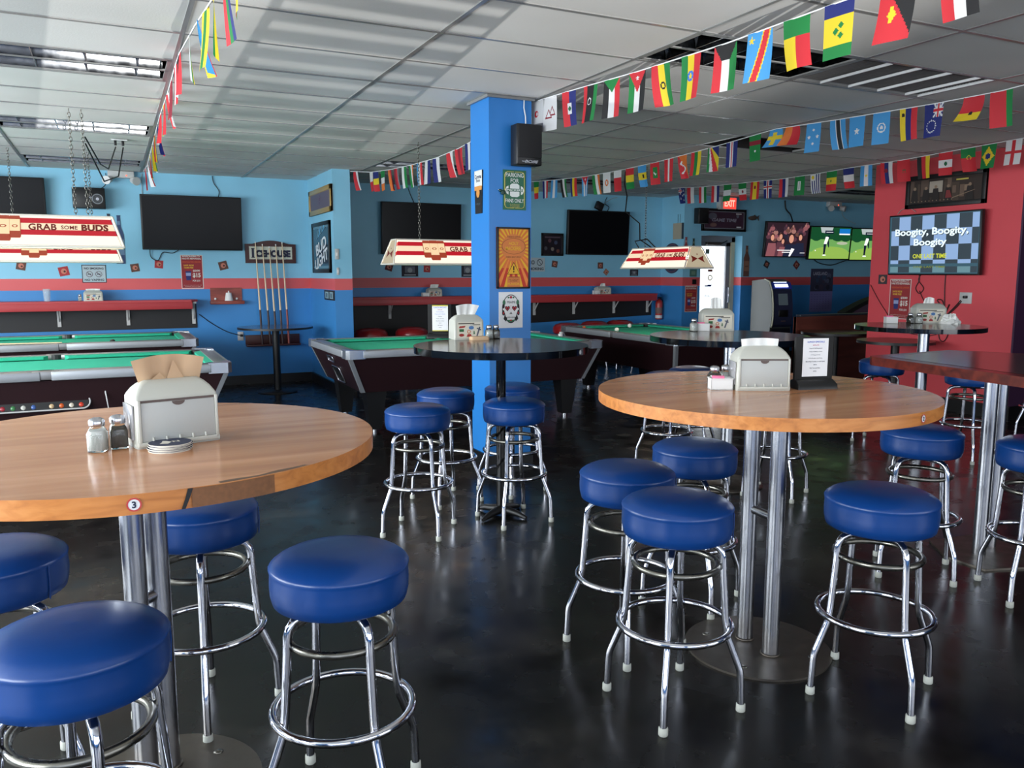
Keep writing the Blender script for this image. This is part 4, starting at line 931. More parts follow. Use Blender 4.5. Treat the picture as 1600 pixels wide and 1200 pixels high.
# ------------------------------------------------------------ wall shelves
def wall_shelf(label, x0, x1, y=11.5, depth=0.30, brs=(), panel=None, endcut=True):
    t = thing('wall_shelf', label, 'shelf', ((x0 + x1) / 2, y, 0), 0, 'red drink shelves on the back wall')
    cx = (x0 + x1) / 2
    poly = [(x0 - cx, 0), (x1 - cx, 0), (x1 - cx, -depth + 0.08), (x1 - cx - 0.08, -depth), (x0 - cx, -depth)]
    MB().prism(poly, 1.135, 1.16, m_redshelf).build('shelf_board', t)
    MB().rect(x0 - cx, x1 - cx - 0.07, 1.045, 1.135, -depth, -depth + 0.025, m_redshelf, 0.003).build('front_apron', t)
    for bx in brs:
        b = MB().rect(bx - cx - 0.02, bx - cx + 0.02, 0.84, 1.135, -0.03, -0.012, m_whitemetal).rect(bx - cx - 0.02, bx - cx + 0.02, 1.11, 1.135, -0.25, -0.005, m_whitemetal)
        b.tube([(bx - cx, -0.02, 0.90), (bx - cx, -0.23, 1.12)], 0.010, m_whitemetal, 6); b.build('bracket', t)
    return t
wall_shelf('long red drink shelf on the left part of the back wall', -4.0, 0.99, brs=(-2.2, -1.4, -0.60, 0.17, 0.95))
wall_shelf('long red drink shelf running behind the blue column to the right corner', 2.72, 8.22, brs=(3.62, 4.45, 5.99, 6.71, 7.48, 8.15))
m_kick = M('black_kick_board', (22, 22, 24), 0.55, noise=0.15)
one(MB().rect(-2.50, 2.50, 0.785, 1.13, -0.006, 0.0, m_kick), 'kick_board', 'black board on the wall beneath the left drink shelf', 'wall panel', (-1.51, 11.495, 0))
one(MB().rect(-1.35, 1.35, 0.30, 1.13, -0.006, 0.0, m_kick), 'kick_board', 'tall black board beneath the shelf just right of the pier', 'wall panel', (4.08, 11.495, 0))
one(MB().prism([(-1.40, 0.70), (1.38, 0.79), (1.38, 1.13), (-1.40, 1.13)], -0.006, 0, m_kick, 'y'), 'kick_board', 'black board beneath the right end of the shelf, right of the column', 'wall panel', (6.86, 11.495, 0))

# ------------------------------------------------------------ screens and speakers
def tv(label, loc, rz, w, h, tilt=0.0, group=None, bez=0.018, art=None, depth=0.06, yaw=0.0, mount=0.06):
    t = thing('television', label, 'television', loc, rz + yaw, group)
    mt = Matrix.Rotation(tilt, 4, 'X')
    MB().rect(-w / 2, w / 2, -h / 2, h / 2, -depth / 2, depth / 2, m_black, 0.006).xf(mt).build('housing', t)
    s = MB().fr(-w / 2 + bez, w / 2 - bez, -h / 2 + bez, h / 2 - bez, -depth / 2 - 0.001, m_screen)
    if art: art(s, w - 2 * bez, h - 2 * bez, -depth / 2 - 0.002)
    s.xf(mt).build('screen', t)
    MB().box((0, depth / 2 + mount / 2, 0), (0.2, mount, 0.2), m_black).build('wall_mount', t)
    return t
tv('large dark television on the left back wall, right of the small speaker', (0.988, 11.40, 2.135), 0, 1.21, 0.685, R(4), 'dark wall screens')
tv('dark television above the left pool lamp, cut by the left photo edge', (-1.27, 11.40, 2.32), 0, 1.25, 0.30 * 2, R(4), 'dark wall screens')
tv('large dark television on the shaded wall left of the blue column', (4.10, 11.40, 2.135), 0, 1.215, 0.735, R(3), 'dark wall screens')
tv('large dark television on the back wall right of the blue column', (7.105, 11.40, 2.14), 0, 1.155, 0.70, R(3), 'dark wall screens')
# live screens: emission, since the panels give off their own light
def art_check(s, w, h, y):
    a = E_('tv_pale_check', (150, 182, 226), 0.85); b = E_('tv_dark_check', (52, 66, 76), 0.9); wh = E_('tv_white', (226, 244, 250), 1.15); ye = E_('tv_yellow', (214, 220, 60), 0.9); te = E_('tv_teal', (60, 96, 112), 0.8)
    cols = [0, 0.06, 0.13, 0.27, 0.41, 0.54, 0.68, 0.81, 0.93, 1.0]; rows = [0.0, 0.17, 0.235, 0.50, 0.74, 0.96, 1.0]
    s.fr(-w / 2, w / 2, -h / 2, h / 2, y, te)
    X = [-w / 2 + w * c for c in (0.02, 0.115, 0.25, 0.385, 0.52, 0.655, 0.79, 0.925, 0.995)]; Z = [-h / 2 + h * r for r in (0.06, 0.235, 0.49, 0.75, 0.985)]
    for i in range(8):
        for j in range(4): s.fr(X[i], X[i + 1], Z[j], Z[j + 1], y - 0.001, a if (i + j) % 2 == 0 else b)
    s.fr(-w / 2, w / 2, -h / 2, -h / 2 + h * 0.17, y - 0.0015, te)
    for i in range(8):
        s.fr(X[i], X[i + 1], -h / 2 + h * 0.02, -h / 2 + h * 0.12, y - 0.002, b if i % 2 else E_('tv_reflect', (110, 150, 160), 0.8))
    shd = E_('tv_letter_shadow', (24, 34, 44), 0.4)
    for (tx, cx, cz, hh, ww) in (('Boogity, Boogity,', -0.02 * w, 0.20 * h, 0.155 * h, 0.82 * w), ('Boogity', -0.02 * w, 0.02 * h, 0.150 * h, 0.37 * w)):
        s.text(tx, cx + 0.006, cz - 0.006, hh, y - 0.003, shd, ww, 0.028); s.text(tx, cx, cz, hh, y - 0.004, wh, ww, 0.028)
    s.text('ONE LAST TIME', -0.02 * w, -0.20 * h, 0.075 * h, y - 0.004, ye, 0.38 * w, 0.02); s.text('ONE LAST TIME', -0.02 * w, -0.385 * h, 0.035 * h, y - 0.004, M('tv_yellow_dim', (120, 130, 40), 0.5, emit=0.5), 0.36 * w, 0.02)
def art_golf(s, w, h, y):
    g1 = E_('golf_green', (160, 200, 90), 0.85); g2 = E_('golf_fairway', (124, 186, 100), 0.8); g3 = E_('golf_trees', (24, 84, 48), 0.8); sky = E_('golf_sky', (190, 200, 200), 0.9); wh = E_('golf_white', (240, 240, 240), 1.3); nv = E_('golf_navy', (26, 34, 60), 0.7); bl = E_('golf_blue', (24, 120, 200), 1.0)
    s.fr(-w / 2, w / 2, -h / 2, h / 2, y, g2); s.fr(-w / 2, w / 2, 0.12 * h, h / 2, y - 0.001, g3)
    s.flat([(-0.28 * w, h * 0.5), (-0.24 * w, h * 0.33), (0.0 * w, h * 0.30), (0.04 * w, h * 0.5)], y - 0.0034, sky)
    s.disc(-0.36 * w, 0.26 * h, 0.15 * w, y - 0.003, g3, 14, 0.20 * h); s.disc(0.18 * w, 0.22 * h, 0.17 * w, y - 0.003, g3, 14, 0.16 * h); s.disc(0.38 * w, 0.20 * h, 0.14 * w, y - 0.003, g3, 14, 0.15 * h)
    s.disc(0.02 * w, -0.30 * h, 0.46 * w, y - 0.004, g1, 28, 0.19 * h); s.fr(-w / 2, w / 2, -h / 2, -0.28 * h, y - 0.0045, g1); s.disc(0.30 * w, 0.0, 0.14 * w, y - 0.0045, E_('golf_sand', (190, 196, 170), 0.9), 14, 0.05 * h)
    x = -0.13 * w
    s.flat([(x - 0.025 * w, -0.36 * h), (x + 0.015 * w, -0.36 * h), (x + 0.03 * w, -0.02 * h), (x - 0.035 * w, -0.02 * h)], y - 0.006, nv)
    s.flat([(x - 0.035 * w, -0.03 * h), (x + 0.035 * w, -0.03 * h), (x + 0.08 * w, 0.20 * h), (x + 0.0 * w, 0.20 * h)], y - 0.0065, wh); s.flat([(x + 0.05 * w, 0.0), (x + 0.09 * w, -0.14 * h), (x + 0.105 * w, -0.13 * h), (x + 0.085 * w, 0.14 * h)], y - 0.0065, nv)
    s.disc(x + 0.075 * w, 0.215 * h, 0.022 * w, y - 0.007, nv, 12); s.disc(x, -0.385 * h, 0.05 * w, y - 0.007, wh, 12, 0.02 * h); s.disc(-0.36 * w, -0.24 * h, 0.012 * w, y - 0.007, wh, 8)
    s.fr(-0.16 * w, 0.06 * w, 0.30 * h, 0.40 * h, y - 0.007, nv); s.fr(-0.13 * w, 0.04 * w, 0.34 * h, 0.355 * h, y - 0.0075, wh); s.fr(0.20 * w, 0.47 * w, 0.30 * h, 0.46 * h, y - 0.007, bl); s.fr(0.20 * w, 0.47 * w, 0.27 * h, 0.31 * h, y - 0.0075, wh)
def art_crowd(s, w, h, y):
    dk = E_('crowd_dark', (52, 34, 44), 0.8); s.fr(-w / 2, w / 2, -h / 2, h / 2, y, dk)
    random.seed(11); cl = [E_('crowd_c%d' % k, c, 0.9) for k, c in enumerate([(150, 90, 96), (96, 58, 70), (70, 48, 60), (170, 120, 110), (110, 74, 66), (44, 40, 56)])]; sk = E_('crowd_skin', (222, 156, 130), 1.0); hr = E_('crowd_hair', (60, 36, 30), 0.7); suit = E_('crowd_suit', (36, 42, 66), 0.8); wh = E_('golf_white', (240, 240, 240), 1.3)
    yy = y
    for k in range(26):
        yy -= 0.0002; cx = random.uniform(-0.46, 0.46) * w; cz = random.uniform(0.05, 0.46) * h
        s.disc(cx, cz - 0.06 * h, 0.06 * w, yy, cl[k % 6], 10, 0.07 * h); s.disc(cx, cz + 0.02 * h, 0.022 * w, yy - 0.0001, cl[(k + 3) % 4], 10, 0.04 * h)
    for (cx, cz, r, c) in ((-0.36, 0.05, 0.05, 0), (-0.16, 0.08, 0.045, 1), (-0.10, -0.06, 0.04, 0), (0.32, 0.06, 0.05, 5), (0.10, 0.02, 0.07, 5)):
        yy -= 0.0004
        s.flat([((cx - r * 2.6) * w, -h * 0.5), ((cx + r * 2.6) * w, -h * 0.5), ((cx + r * 1.8) * w, (cz - 0.16) * h), ((cx - r * 1.8) * w, (cz - 0.16) * h)], yy, suit if c == 5 else cl[c])
        s.disc(cx * w, (cz + 0.03) * h, r * w, yy - 0.0001, hr, 14, r * 2.0 * h); s.disc(cx * w, cz * h, r * 0.82 * w, yy - 0.0002, sk, 14, r * 1.8 * h)
    s.flat([(0.07 * w, -0.5 * h), (0.11 * w, -0.5 * h), (0.20 * w, -0.28 * h), (0.12 * w, -0.26 * h)], yy - 0.0004, wh)
    s.fr(-0.22 * w, 0.14 * w, -0.33 * h, -0.31 * h, yy - 0.0006, wh); s.fr(-0.10 * w, 0.14 * w, -0.39 * h, -0.37 * h, yy - 0.0006, wh); s.fr(0.34 * w, 0.46 * w, -0.405 * h, -0.39 * h, yy - 0.0006, wh)
tv('lit television on the red wall showing a checkered screen with words', (8.14, 6.135, 1.815), SIDE, 1.17, 0.675, R(2), None, 0.016, art_check, 0.05, R(-3))
tv('lit television of a seated crowd, leftmost of the three on the back wall', (10.365, 10.62, 2.065), 0, 0.86, 0.60, R(6), 'lit screens on the back wall', 0.02, art_crowd, 0.06, R(-8), 0.26)
tv('lit television showing a golfer, middle of the three on the back wall', (11.37, 10.62, 2.02), 0, 0.90, 0.58, R(5), 'lit screens on the back wall', 0.02, art_golf, 0.06, R(-6), 0.26)
tv('lit golf television partly hidden by the red wall', (12.36, 10.62, 2.01), 0, 0.90, 0.58, R(5), 'lit screens on the back wall', 0.02, art_golf, 0.06, R(-6), 0.26)
def speaker(label, loc, rz, w, h, d, kind):
    t = thing('wall_speaker', label, 'speaker', loc, rz)
    MB().rect(-w / 2, w / 2, -h / 2, h / 2, -d, -0.03, m_black, 0.008).build('cabinet', t)
    g = MB()
    if kind == 'bose':
        MB().rect(-w / 2 + 0.006, w / 2 - 0.006, -h / 2 + 0.05, h / 2 - 0.006, -d - 0.012, -d, M('speaker_cloth', (24, 24, 26), 0.8), 0.006).build('grille', t)
        g.text('BOSE', 0.015, -h / 2 + 0.025, 0.020, -d - 0.002, m_steel, 0.11, 0.03, 0.3)
        g.fr(-w * 0.30, -w * 0.16, -h / 2 + 0.022, -h / 2 + 0.028, -d - 0.002, m_steel); g.build('lettering', t)
    elif kind == 'cone':
        g.annulus(w * 0.26, -0.01, 0.062, 0.012, -d - 0.002, M('cone_grey', (120, 124, 128), 0.4)).disc(w * 0.26, -0.01, 0.045, -d - 0.003, M('cone_dark', (58, 60, 64), 0.5)).disc(w * 0.26, -0.01, 0.018, -d - 0.004, m_steel); g.build('driver', t)
        MB().fr(w * 0.02, w * 0.08, 0.0, 0.014, -d - 0.002, m_steel).build('badge', t)
    MB().box((0, -0.015, 0), (0.06, 0.03, 0.06), m_black).build('bracket', t)
    return t
speaker('black loudspeaker at the top of the blue column', (2.735, 5.46, 2.405), 0, 0.20, 0.285, 0.14, 'bose')
speaker('black loudspeaker with round driver on the left back wall', (-0.18, 11.5, 2.40), 0, 0.355, 0.245, 0.2, 'cone')
speaker('small black speaker tilted on top of the television right of the column', (7.09, 11.42, 2.56), 0, 0.13, 0.12, 0.10, 'plain').rotation_euler = (0, R(24), 0)
speaker('black speaker at the left end of the sign above the back door', (8.70, 10.9, 2.42), 0, 0.20, 0.25, 0.16, 'plain')
# ------------------------------------------------------------ signs, posters and pictures
def board(name, label, cat, loc, rz, w, h, face, frame=None, ft=0.02, depth=0.02, art=None, artname='print', group=None, roll=0.0):
    t = thing(name, label, cat, loc, rz, group)
    if roll: t.rotation_euler = (0, roll, rz)
    MB().rect(-w / 2, w / 2, -h / 2, h / 2, -depth * 0.7, 0, face).build('panel', t)
    if frame:
        g = MB()
        for (x0, x1, z0, z1) in ((-w / 2, w / 2, h / 2 - ft, h / 2), (-w / 2, w / 2, -h / 2, -h / 2 + ft), (-w / 2, -w / 2 + ft, -h / 2, h / 2), (w / 2 - ft, w / 2, -h / 2, h / 2)): g.rect(x0, x1, z0, z1, -depth, 0, frame, 0.002)
        g.build('frame', t)
    if art:
        g = MB(); art(g, w, h, -depth * 0.7 - 0.001); g.build(artname, t)
    return t
C = lambda n, c, r=0.7: M(n, c, r)
CY = 5.46
def a_parking(g, w, h, y):
    wh = C('sign_white', (226, 230, 226)); gd = C('sign_gold', (206, 190, 90)); gr = C('sign_green', (18, 96, 66), 0.4)
    for s_ in (1, -1):
        g.tube([(-w / 2 + 0.014, y, s_ * 0.02), (-w / 2 + 0.014, y, s_ * (h / 2 - 0.035)), (-w / 2 + 0.020, y, s_ * (h / 2 - 0.020)), (-w / 2 + 0.035, y, s_ * (h / 2 - 0.014)), (-0.005, y, s_ * (h / 2 - 0.014))], 0.0022, gd, 5)
        g.tube([(w / 2 - 0.014, y, s_ * 0.02), (w / 2 - 0.014, y, s_ * (h / 2 - 0.035)), (w / 2 - 0.020, y, s_ * (h / 2 - 0.020)), (w / 2 - 0.035, y, s_ * (h / 2 - 0.014)), (0.005, y, s_ * (h / 2 - 0.014))], 0.0022, gd, 5)
    g.tube([(-w / 2 + 0.014, y, -0.02), (-w / 2 + 0.014, y, 0.02)], 0.0022, gd, 5).tube([(w / 2 - 0.014, y, -0.02), (w / 2 - 0.014, y, 0.02)], 0.0022, gd, 5)
    g.text('PARKING', 0, 0.106, 0.030, y - 0.001, wh, 0.145, 0.01); g.text('FOR', 0, 0.066, 0.030, y - 0.001, wh, 0.066, 0.01)
    g.flat([(-0.038, 0.034), (-0.022, 0.046), (0.022, 0.046), (0.038, 0.034), (0.038, -0.040), (0.022, -0.050), (-0.022, -0.050), (-0.038, -0.040)], y - 0.001, wh)
    for s_ in (-1, 1):
        g.flat([(s_ * 0.050, 0.030), (s_ * 0.066, 0.022), (s_ * 0.078, -0.002), (s_ * 0.066, -0.026), (s_ * 0.050, -0.034)][:: -s_], y - 0.001, wh)
    g.fr(-0.066, 0.066, -0.012, 0.010, y - 0.0015, gr); g.text('PACKERS', 0, -0.001, 0.016, y - 0.002, wh, 0.125, 0.02)
    g.text('FANS ONLY', 0, -0.076, 0.027, y - 0.001, wh, 0.150, 0.01)
    for k, tx in enumerate(('ALL OTHERS WILL BE', 'TOWED', 'AT OWNERS EXPENSE')): g.text(tx, 0, -0.102 - 0.010 * k, 0.006, y - 0.001, gd, 0.08)
board('parking_sign', 'green metal PARKING FOR FANS ONLY sign on the blue column', 'sign', (2.682, CY, 2.098), 0, 0.186, 0.285, C('sign_green', (18, 96, 66), 0.4), None, 0, 0.006, a_parking)
one(MB().sphere((0, -0.01, 0), 0.012, M('bracket_green', (20, 60, 50), 0.4), 10).box((0.02, -0.01, -0.012), (0.03, 0.02, 0.03), MATS['bracket_green'], 0.004).sphere((-0.02, -0.02, 0.004), 0.005, m_chrome, 8), 'bottle_cap_hook', 'small dark hook left of the green parking sign', 'hook', (2.565, CY, 2.09))
def a_sun(g, w, h, y):
    red = C('poster_red', (186, 54, 36)); ye = C('poster_yellow', (222, 168, 44)); og = C('poster_orange', (206, 120, 62)); dk = C('poster_dark', (60, 30, 20))
    iw, ih = w / 2 - 0.014, h / 2 - 0.014; cx, cz = 0, h * 0.17
    g.fr(-iw, iw, -ih, -ih * 0.35, y, red); g.fr(-iw, iw, -ih * 0.35, ih, y, C('poster_amber', (210, 112, 50)))
    n = 30
    def hit(a):
        dx, dz = cos(a), sin(a); ts = []
        if dx > 0: ts.append((iw - cx) / dx)
        if dx < 0: ts.append((-iw - cx) / dx)
        if dz > 0: ts.append((ih - cz) / dz)
        if dz < 0: ts.append((-ih - cz) / dz)
        t_ = min(ts); return (cx + dx * t_, cz + dz * t_)
    for k in range(n):
        a = 2 * pi * (k + 0.5) / n; b = 0.055; p, q = hit(a - b), hit(a + b)
        g.flat([(cx + 0.05 * cos(a), cz + 0.05 * sin(a)), p, q], y - 0.0008, ye if sin(a) > -0.55 or k % 2 else C('poster_orange2', (226, 130, 60)))
    g.disc(cx, cz, 0.098, y - 0.0014, og, 36, 0.098); 
    g.annulus(cx, cz + 0.01, 0.096, 0.003, y - 0.002, dk, 40, 0.60)
    g.text('HOLY', cx, cz + 0.030, 0.024, y - 0.0022, ye, 0.08, 0.02, 0.1); g.text('MACKEREL', cx, cz - 0.006, 0.028, y - 0.0022, ye, 0.13, 0.02)
    g.text('TODAYS CATCH', cx, cz + 0.078, 0.012, y - 0.0022, dk, 0.11); g.text('FRESH BAIT SPICY', cx, cz - 0.068, 0.010, y - 0.0022, dk, 0.12)
    g.fr(-0.052, 0.052, -ih, -0.135, y - 0.0016, og)
    g.flat([(-0.052, -0.118), (0.052, -0.118), (0, -0.028)], y - 0.002, dk); g.flat([(-0.047, -0.115), (0.047, -0.115), (0, -0.036)], y - 0.0026, ye)
    g.fr(-0.005, 0.005, -0.088, -0.058, y - 0.0032, dk); g.disc(0, -0.099, 0.006, y - 0.0032, dk, 10)
    g.text('WARNING', 0, -0.138, 0.010, y - 0.0022, dk, 0.08); g.text('MAY CONTAIN', 0, -0.155, 0.008, y - 0.0022, dk, 0.08); g.text('EXTREME', 0, -0.167, 0.008, y - 0.0022, dk, 0.06); g.text('FLAVOR', 0, -0.188, 0.017, y - 0.0022, ye, 0.095, 0.02)
board('framed_poster', 'black framed orange sunburst poster on the blue column', 'poster', (2.668, CY, 1.608), 0, 0.268, 0.445, C('poster_amber', (210, 112, 50)), m_black, 0.013, 0.022, a_sun)
def a_skull(g, w, h, y):
    dk = C('skull_ink', (26, 26, 30)); wh = C('skull_white', (224, 222, 220)); rd = C('skull_red', (170, 40, 50)); gn = C('skull_green', (60, 110, 80))
    def ov(cx, cz, rx, rz, m, d, n=22): g.disc(cx, cz, rx, y - d, m, n, rz)
    g.flat([(0.072 * cos(a) * (1 if sin(a) > -0.2 else 0.80), 0.008 + 0.106 * sin(a)) for a in [2 * pi * k / 40 for k in range(40)]], y - 0.0005, dk)
    g.flat([(0.066 * cos(a) * (1 if sin(a) > -0.2 else 0.78), 0.010 + 0.098 * sin(a)) for a in [2 * pi * k / 40 for k in range(40)]], y - 0.001, wh)
    for s_ in (-1, 1):
        ov(s_ * 0.056, 0.055, 0.012, 0.02, gn, 0.0013); ov(s_ * 0.060, 0.028, 0.009, 0.016, dk, 0.0015); ov(s_ * 0.062, -0.02, 0.010, 0.02, dk, 0.0013); ov(s_ * 0.060, -0.022, 0.006, 0.009, rd, 0.0016)
        g.flat([(s_ * 0.029 + p[0], 0.012 + p[1]) for p in ((0, -0.022), (0.021, 0.002), (0.017, 0.016), (0.006, 0.017), (0, 0.010), (-0.006, 0.017), (-0.017, 0.016), (-0.021, 0.002))], y - 0.0016, dk)
        g.flat([(s_ * 0.029 + p[0] * 0.72, 0.012 + p[1] * 0.72) for p in ((0, -0.022), (0.021, 0.002), (0.017, 0.016), (0.006, 0.017), (0, 0.010), (-0.006, 0.017), (-0.017, 0.016), (-0.021, 0.002))], y - 0.002, rd)
        ov(s_ * 0.029, 0.012, 0.006, 0.006, dk, 0.0024, 10)
        g.flat([(s_ * 0.002, -0.030), (s_ * 0.011, -0.030), (s_ * 0.004, -0.012)], y - 0.0018, dk)
        g.flat([(s_ * 0.052, -0.038), (s_ * 0.060, -0.066), (s_ * 0.040, -0.085), (s_ * 0.030, -0.06)], y - 0.0016, dk)
    for k in range(5): ov(0, 0.032 - 0.007 * k, 0.0022, 0.0026, rd, 0.002, 8)
    ov(0, 0.094, 0.010, 0.010, rd, 0.002); ov(-0.02, 0.092, 0.008, 0.006, gn, 0.002); ov(0.02, 0.092, 0.008, 0.006, gn, 0.002)
    g.fr(-0.036, 0.036, -0.056, -0.053, y - 0.002, dk)
    for k in range(7): g.fr(-0.031 + 0.010 * k, -0.0295 + 0.010 * k, -0.063, -0.046, y - 0.002, dk)
    g.flat([(0.036 * cos(a), -0.072 + 0.016 * sin(a)) for a in [pi + pi * k / 10 for k in range(11)]], y - 0.0018, gn); ov(0, -0.076, 0.008, 0.006, rd, 0.002)
    g.text('MIAMI', 0, 0.058, 0.018, y - 0.0024, dk, 0.066, 0.0)
board('skull_poster', 'white paper with a sugar skull drawing, low on the blue column', 'poster', (2.652, CY, 1.228), 0, 0.196, 0.265, m_paper, None, 0, 0.003, a_skull, 'skull_drawing')
def a_pint(g, w, h, y):
    g.flat([(-w / 2, h * 0.12), (-w / 2 * 0.98, h / 2), (w / 2 * 0.98, h / 2), (w / 2, h * 0.12)], y, C('pint_white', (206, 206, 200)))
    g.text('Corona', 0, h * 0.36, 0.030, y - 0.001, C('pint_ink', (30, 40, 80)), w * 0.82, 0.02); g.text('Extra', 0, h * 0.27, 0.022, y - 0.001, MATS['pint_ink'], w * 0.5, 0.01)
    g.fr(-w * 0.48, w * 0.48, h * 0.04, h * 0.14, y - 0.001, C('pint_gold', (196, 132, 60))); g.disc(0, -h * 0.02, w * 0.22, y - 0.002, MATS['pint_gold'], 18, h * 0.11)
    g.text('FAMILIAR', 0, -h * 0.28, 0.014, y - 0.001, m_steel, w * 0.6)
t = thing('pint_sign', 'pint shaped black and white beer sign on the left face of the column', 'sign', (2.48, 5.635, 2.09), SIDE)
MB().prism([(-0.058, -0.155), (0.058, -0.155), (0.075, 0.155), (-0.075, 0.155)], -0.008, 0, m_black, 'y').build('panel', t)
g = MB(); a_pint(g, 0.138, 0.31, -0.009); g.build('print', t)
one(MB().tube([(2.755, 5.447, 2.76), (2.752, 5.446, 2.68), (2.765, 5.446, 2.62), (2.765, 5.44, 2.545)], 0.005, m_white, 6), 'speaker_wire', 'white wire running from the ceiling to the column loudspeaker', 'wire')
# beer sign plaque above the cue rack
t = thing('wooden_plaque', 'dark wooden plaque with big dark lettering above the cue rack', 'sign', (1.967, 11.5, 1.77), 0)
arch = [(-0.333, -0.14), (0.333, -0.14), (0.333, 0.115), (0.24, 0.118)] + [(0.24 - 0.48 * k / 12, 0.118 + 0.045 * math.sin(pi * k / 12)) for k in range(1, 12)] + [(-0.24, 0.118), (-0.333, 0.115)]
MB().prism(arch, -0.03, 0, M('plaque_wood', (62, 26, 24), 0.4), 'y').build('panel', t)
g = MB().fr(-0.28, 0.28, -0.085, 0.080, -0.031, C('plaque_cream', (196, 196, 180))).frame(-0.285, 0.285, -0.09, 0.085, 0.006, -0.0315, m_worn)
ink = C('plaque_ink', (34, 36, 60)); g.text('I', -0.235, -0.004, 0.125, -0.033, ink, 0.030, 0.05); g.fr(-0.258, -0.212, 0.050, 0.060, -0.033, ink).fr(-0.258, -0.212, -0.068, -0.058, -0.033, ink)
g.text('CEHOUSE', 0.030, -0.012, 0.098, -0.033, ink, 0.46, 0.07); g.build('lettering', t)
# cue rack
t = thing('cue_rack', 'dark wooden lower rail of the cue rack on the left back wall', 'cue rack', (1.95, 11.5, 0.56))
MB().rect(-0.36, 0.36, -0.02, 0.105, -0.03, 0, MATS['plaque_wood'], 0.004).build('back_rail', t); MB().rect(-0.36, 0.36, -0.045, -0.02, -0.11, 0, MATS['plaque_wood'], 0.004).build('ledge', t)
cues = [(1.785, 1.770, 1.915, 'leftmost of the five pool cues in the rack'), (1.895, 1.870, 1.885, 'second pool cue from the left in the rack'), (1.985, 1.965, 1.85, 'middle pool cue in the rack, the shortest'), (2.075, 2.065, 1.885, 'fourth pool cue from the left in the rack'), (2.165, 2.145, 1.915, 'rightmost of the five pool cues in the rack')]
cues = [(b_, a_, z_, l_) for (b_, a_, z_, l_) in cues]
for k, (xb, xt, zt, lb) in enumerate([(1.800, 1.765, 1.915, cues[0][3]), (1.905, 1.855, 1.885, cues[1][3]), (1.990, 1.945, 1.85, cues[2][3]), (2.070, 2.030, 1.885, cues[3][3]), (2.155, 2.115, 1.915, cues[4][3])]):
    t = thing('pool_cue', lb, 'cue', (xb, 11.42, 0.54), 0, 'pool cues in the wall rack')
    dx, dz = xt - xb, zt - 0.54; L0 = 0.30 if k < 4 else 0.0
    bt = M('cue_red_butt', (140, 66, 56), 0.3) if k == 4 else m_cuewrap
    MB().tube([(0, 0, 0), (dx * 0.34, 0, dz * 0.34)], [0.0155, 0.0135], bt, 10).build('butt', t)
    MB().tube([(dx * 0.34, 0, dz * 0.34), (dx * 0.985, 0.03, dz * 0.985)], [0.0135, 0.0065], m_copper, 10).build('shaft', t)
    MB().tube([(dx * 0.985, 0.03, dz * 0.985), (dx, 0.03, dz)], 0.007, m_white, 8).build('ferrule', t)
    MB().ring(0.014, 0.003, dz * 0.34, m_steel, 12, 6, dx * 0.34, 0).build('joint_ring', t)
# chalk shelf with the white cone
t = thing('chalk_shelf', 'small reddish wooden chalk shelf on the wall left of the cue rack', 'shelf', (1.37, 11.5, 1.19))
m_cw = wood('shelf_cherry', (116, 50, 40), (140, 62, 50), (158, 82, 68), 0.4, 3, 14)
MB().rect(-0.20, 0.20, -0.06, 0.115, -0.015, 0, m_cw).build('back_board', t); MB().rect(-0.21, 0.22, -0.10, -0.055, -0.10, 0, m_cw, 0.004).build('ledge', t)
for x in (-0.14, 0.13): MB().sphere((x, -0.03, -0.03), 0.016, m_white, 10).build('knob', t)
one(MB().lathe([(0.055, 0), (0.052, 0.01), (0.036, 0.10), (0.034, 0.105), (0, 0.108)], m_white, 24).cyl((0, 0, 0.1), (0, 0, 0.13), 0.008, m_white, 8), 'hand_chalk_cone', 'white bell shaped cone of hand chalk on the little wooden shelf', 'chalk cone', (1.395, 11.44, 1.135))
def outlet(label, loc, rz, plug=True, w=0.075, h=0.12):
    t = thing('wall_outlet', label, 'outlet', loc, rz)
    MB().rect(-w / 2, w / 2, -h / 2, h / 2, -0.008, 0, m_whitemetal, 0.002).build('cover_plate', t)
    if plug: MB().box((0.008, -0.025, 0.01), (0.035, 0.04, 0.03), m_black, 0.006).build('plug', t)
    else: MB().rect(-0.012, 0.012, -0.02, 0.02, -0.014, -0.006, m_white, 0.001).build('toggle', t)
    return t
outlet('white wall outlet with a plug on the blue back wall, left of the cue rack', (1.53, 11.5, 0.655), 0)
outlet('grey double outlet with a plug low on the red wall', (8.2, 5.75, 1.235), SIDE, True, 0.14, 0.12)
outlet('metal switch plate on the narrow end face of the blue pier', (2.525, 10.1, 1.73), 0, False, 0.05, 0.13)
outlet('slim thermostat below the switch plate on the pier end', (2.53, 10.1, 1.52), 0, False, 0.03, 0.09)
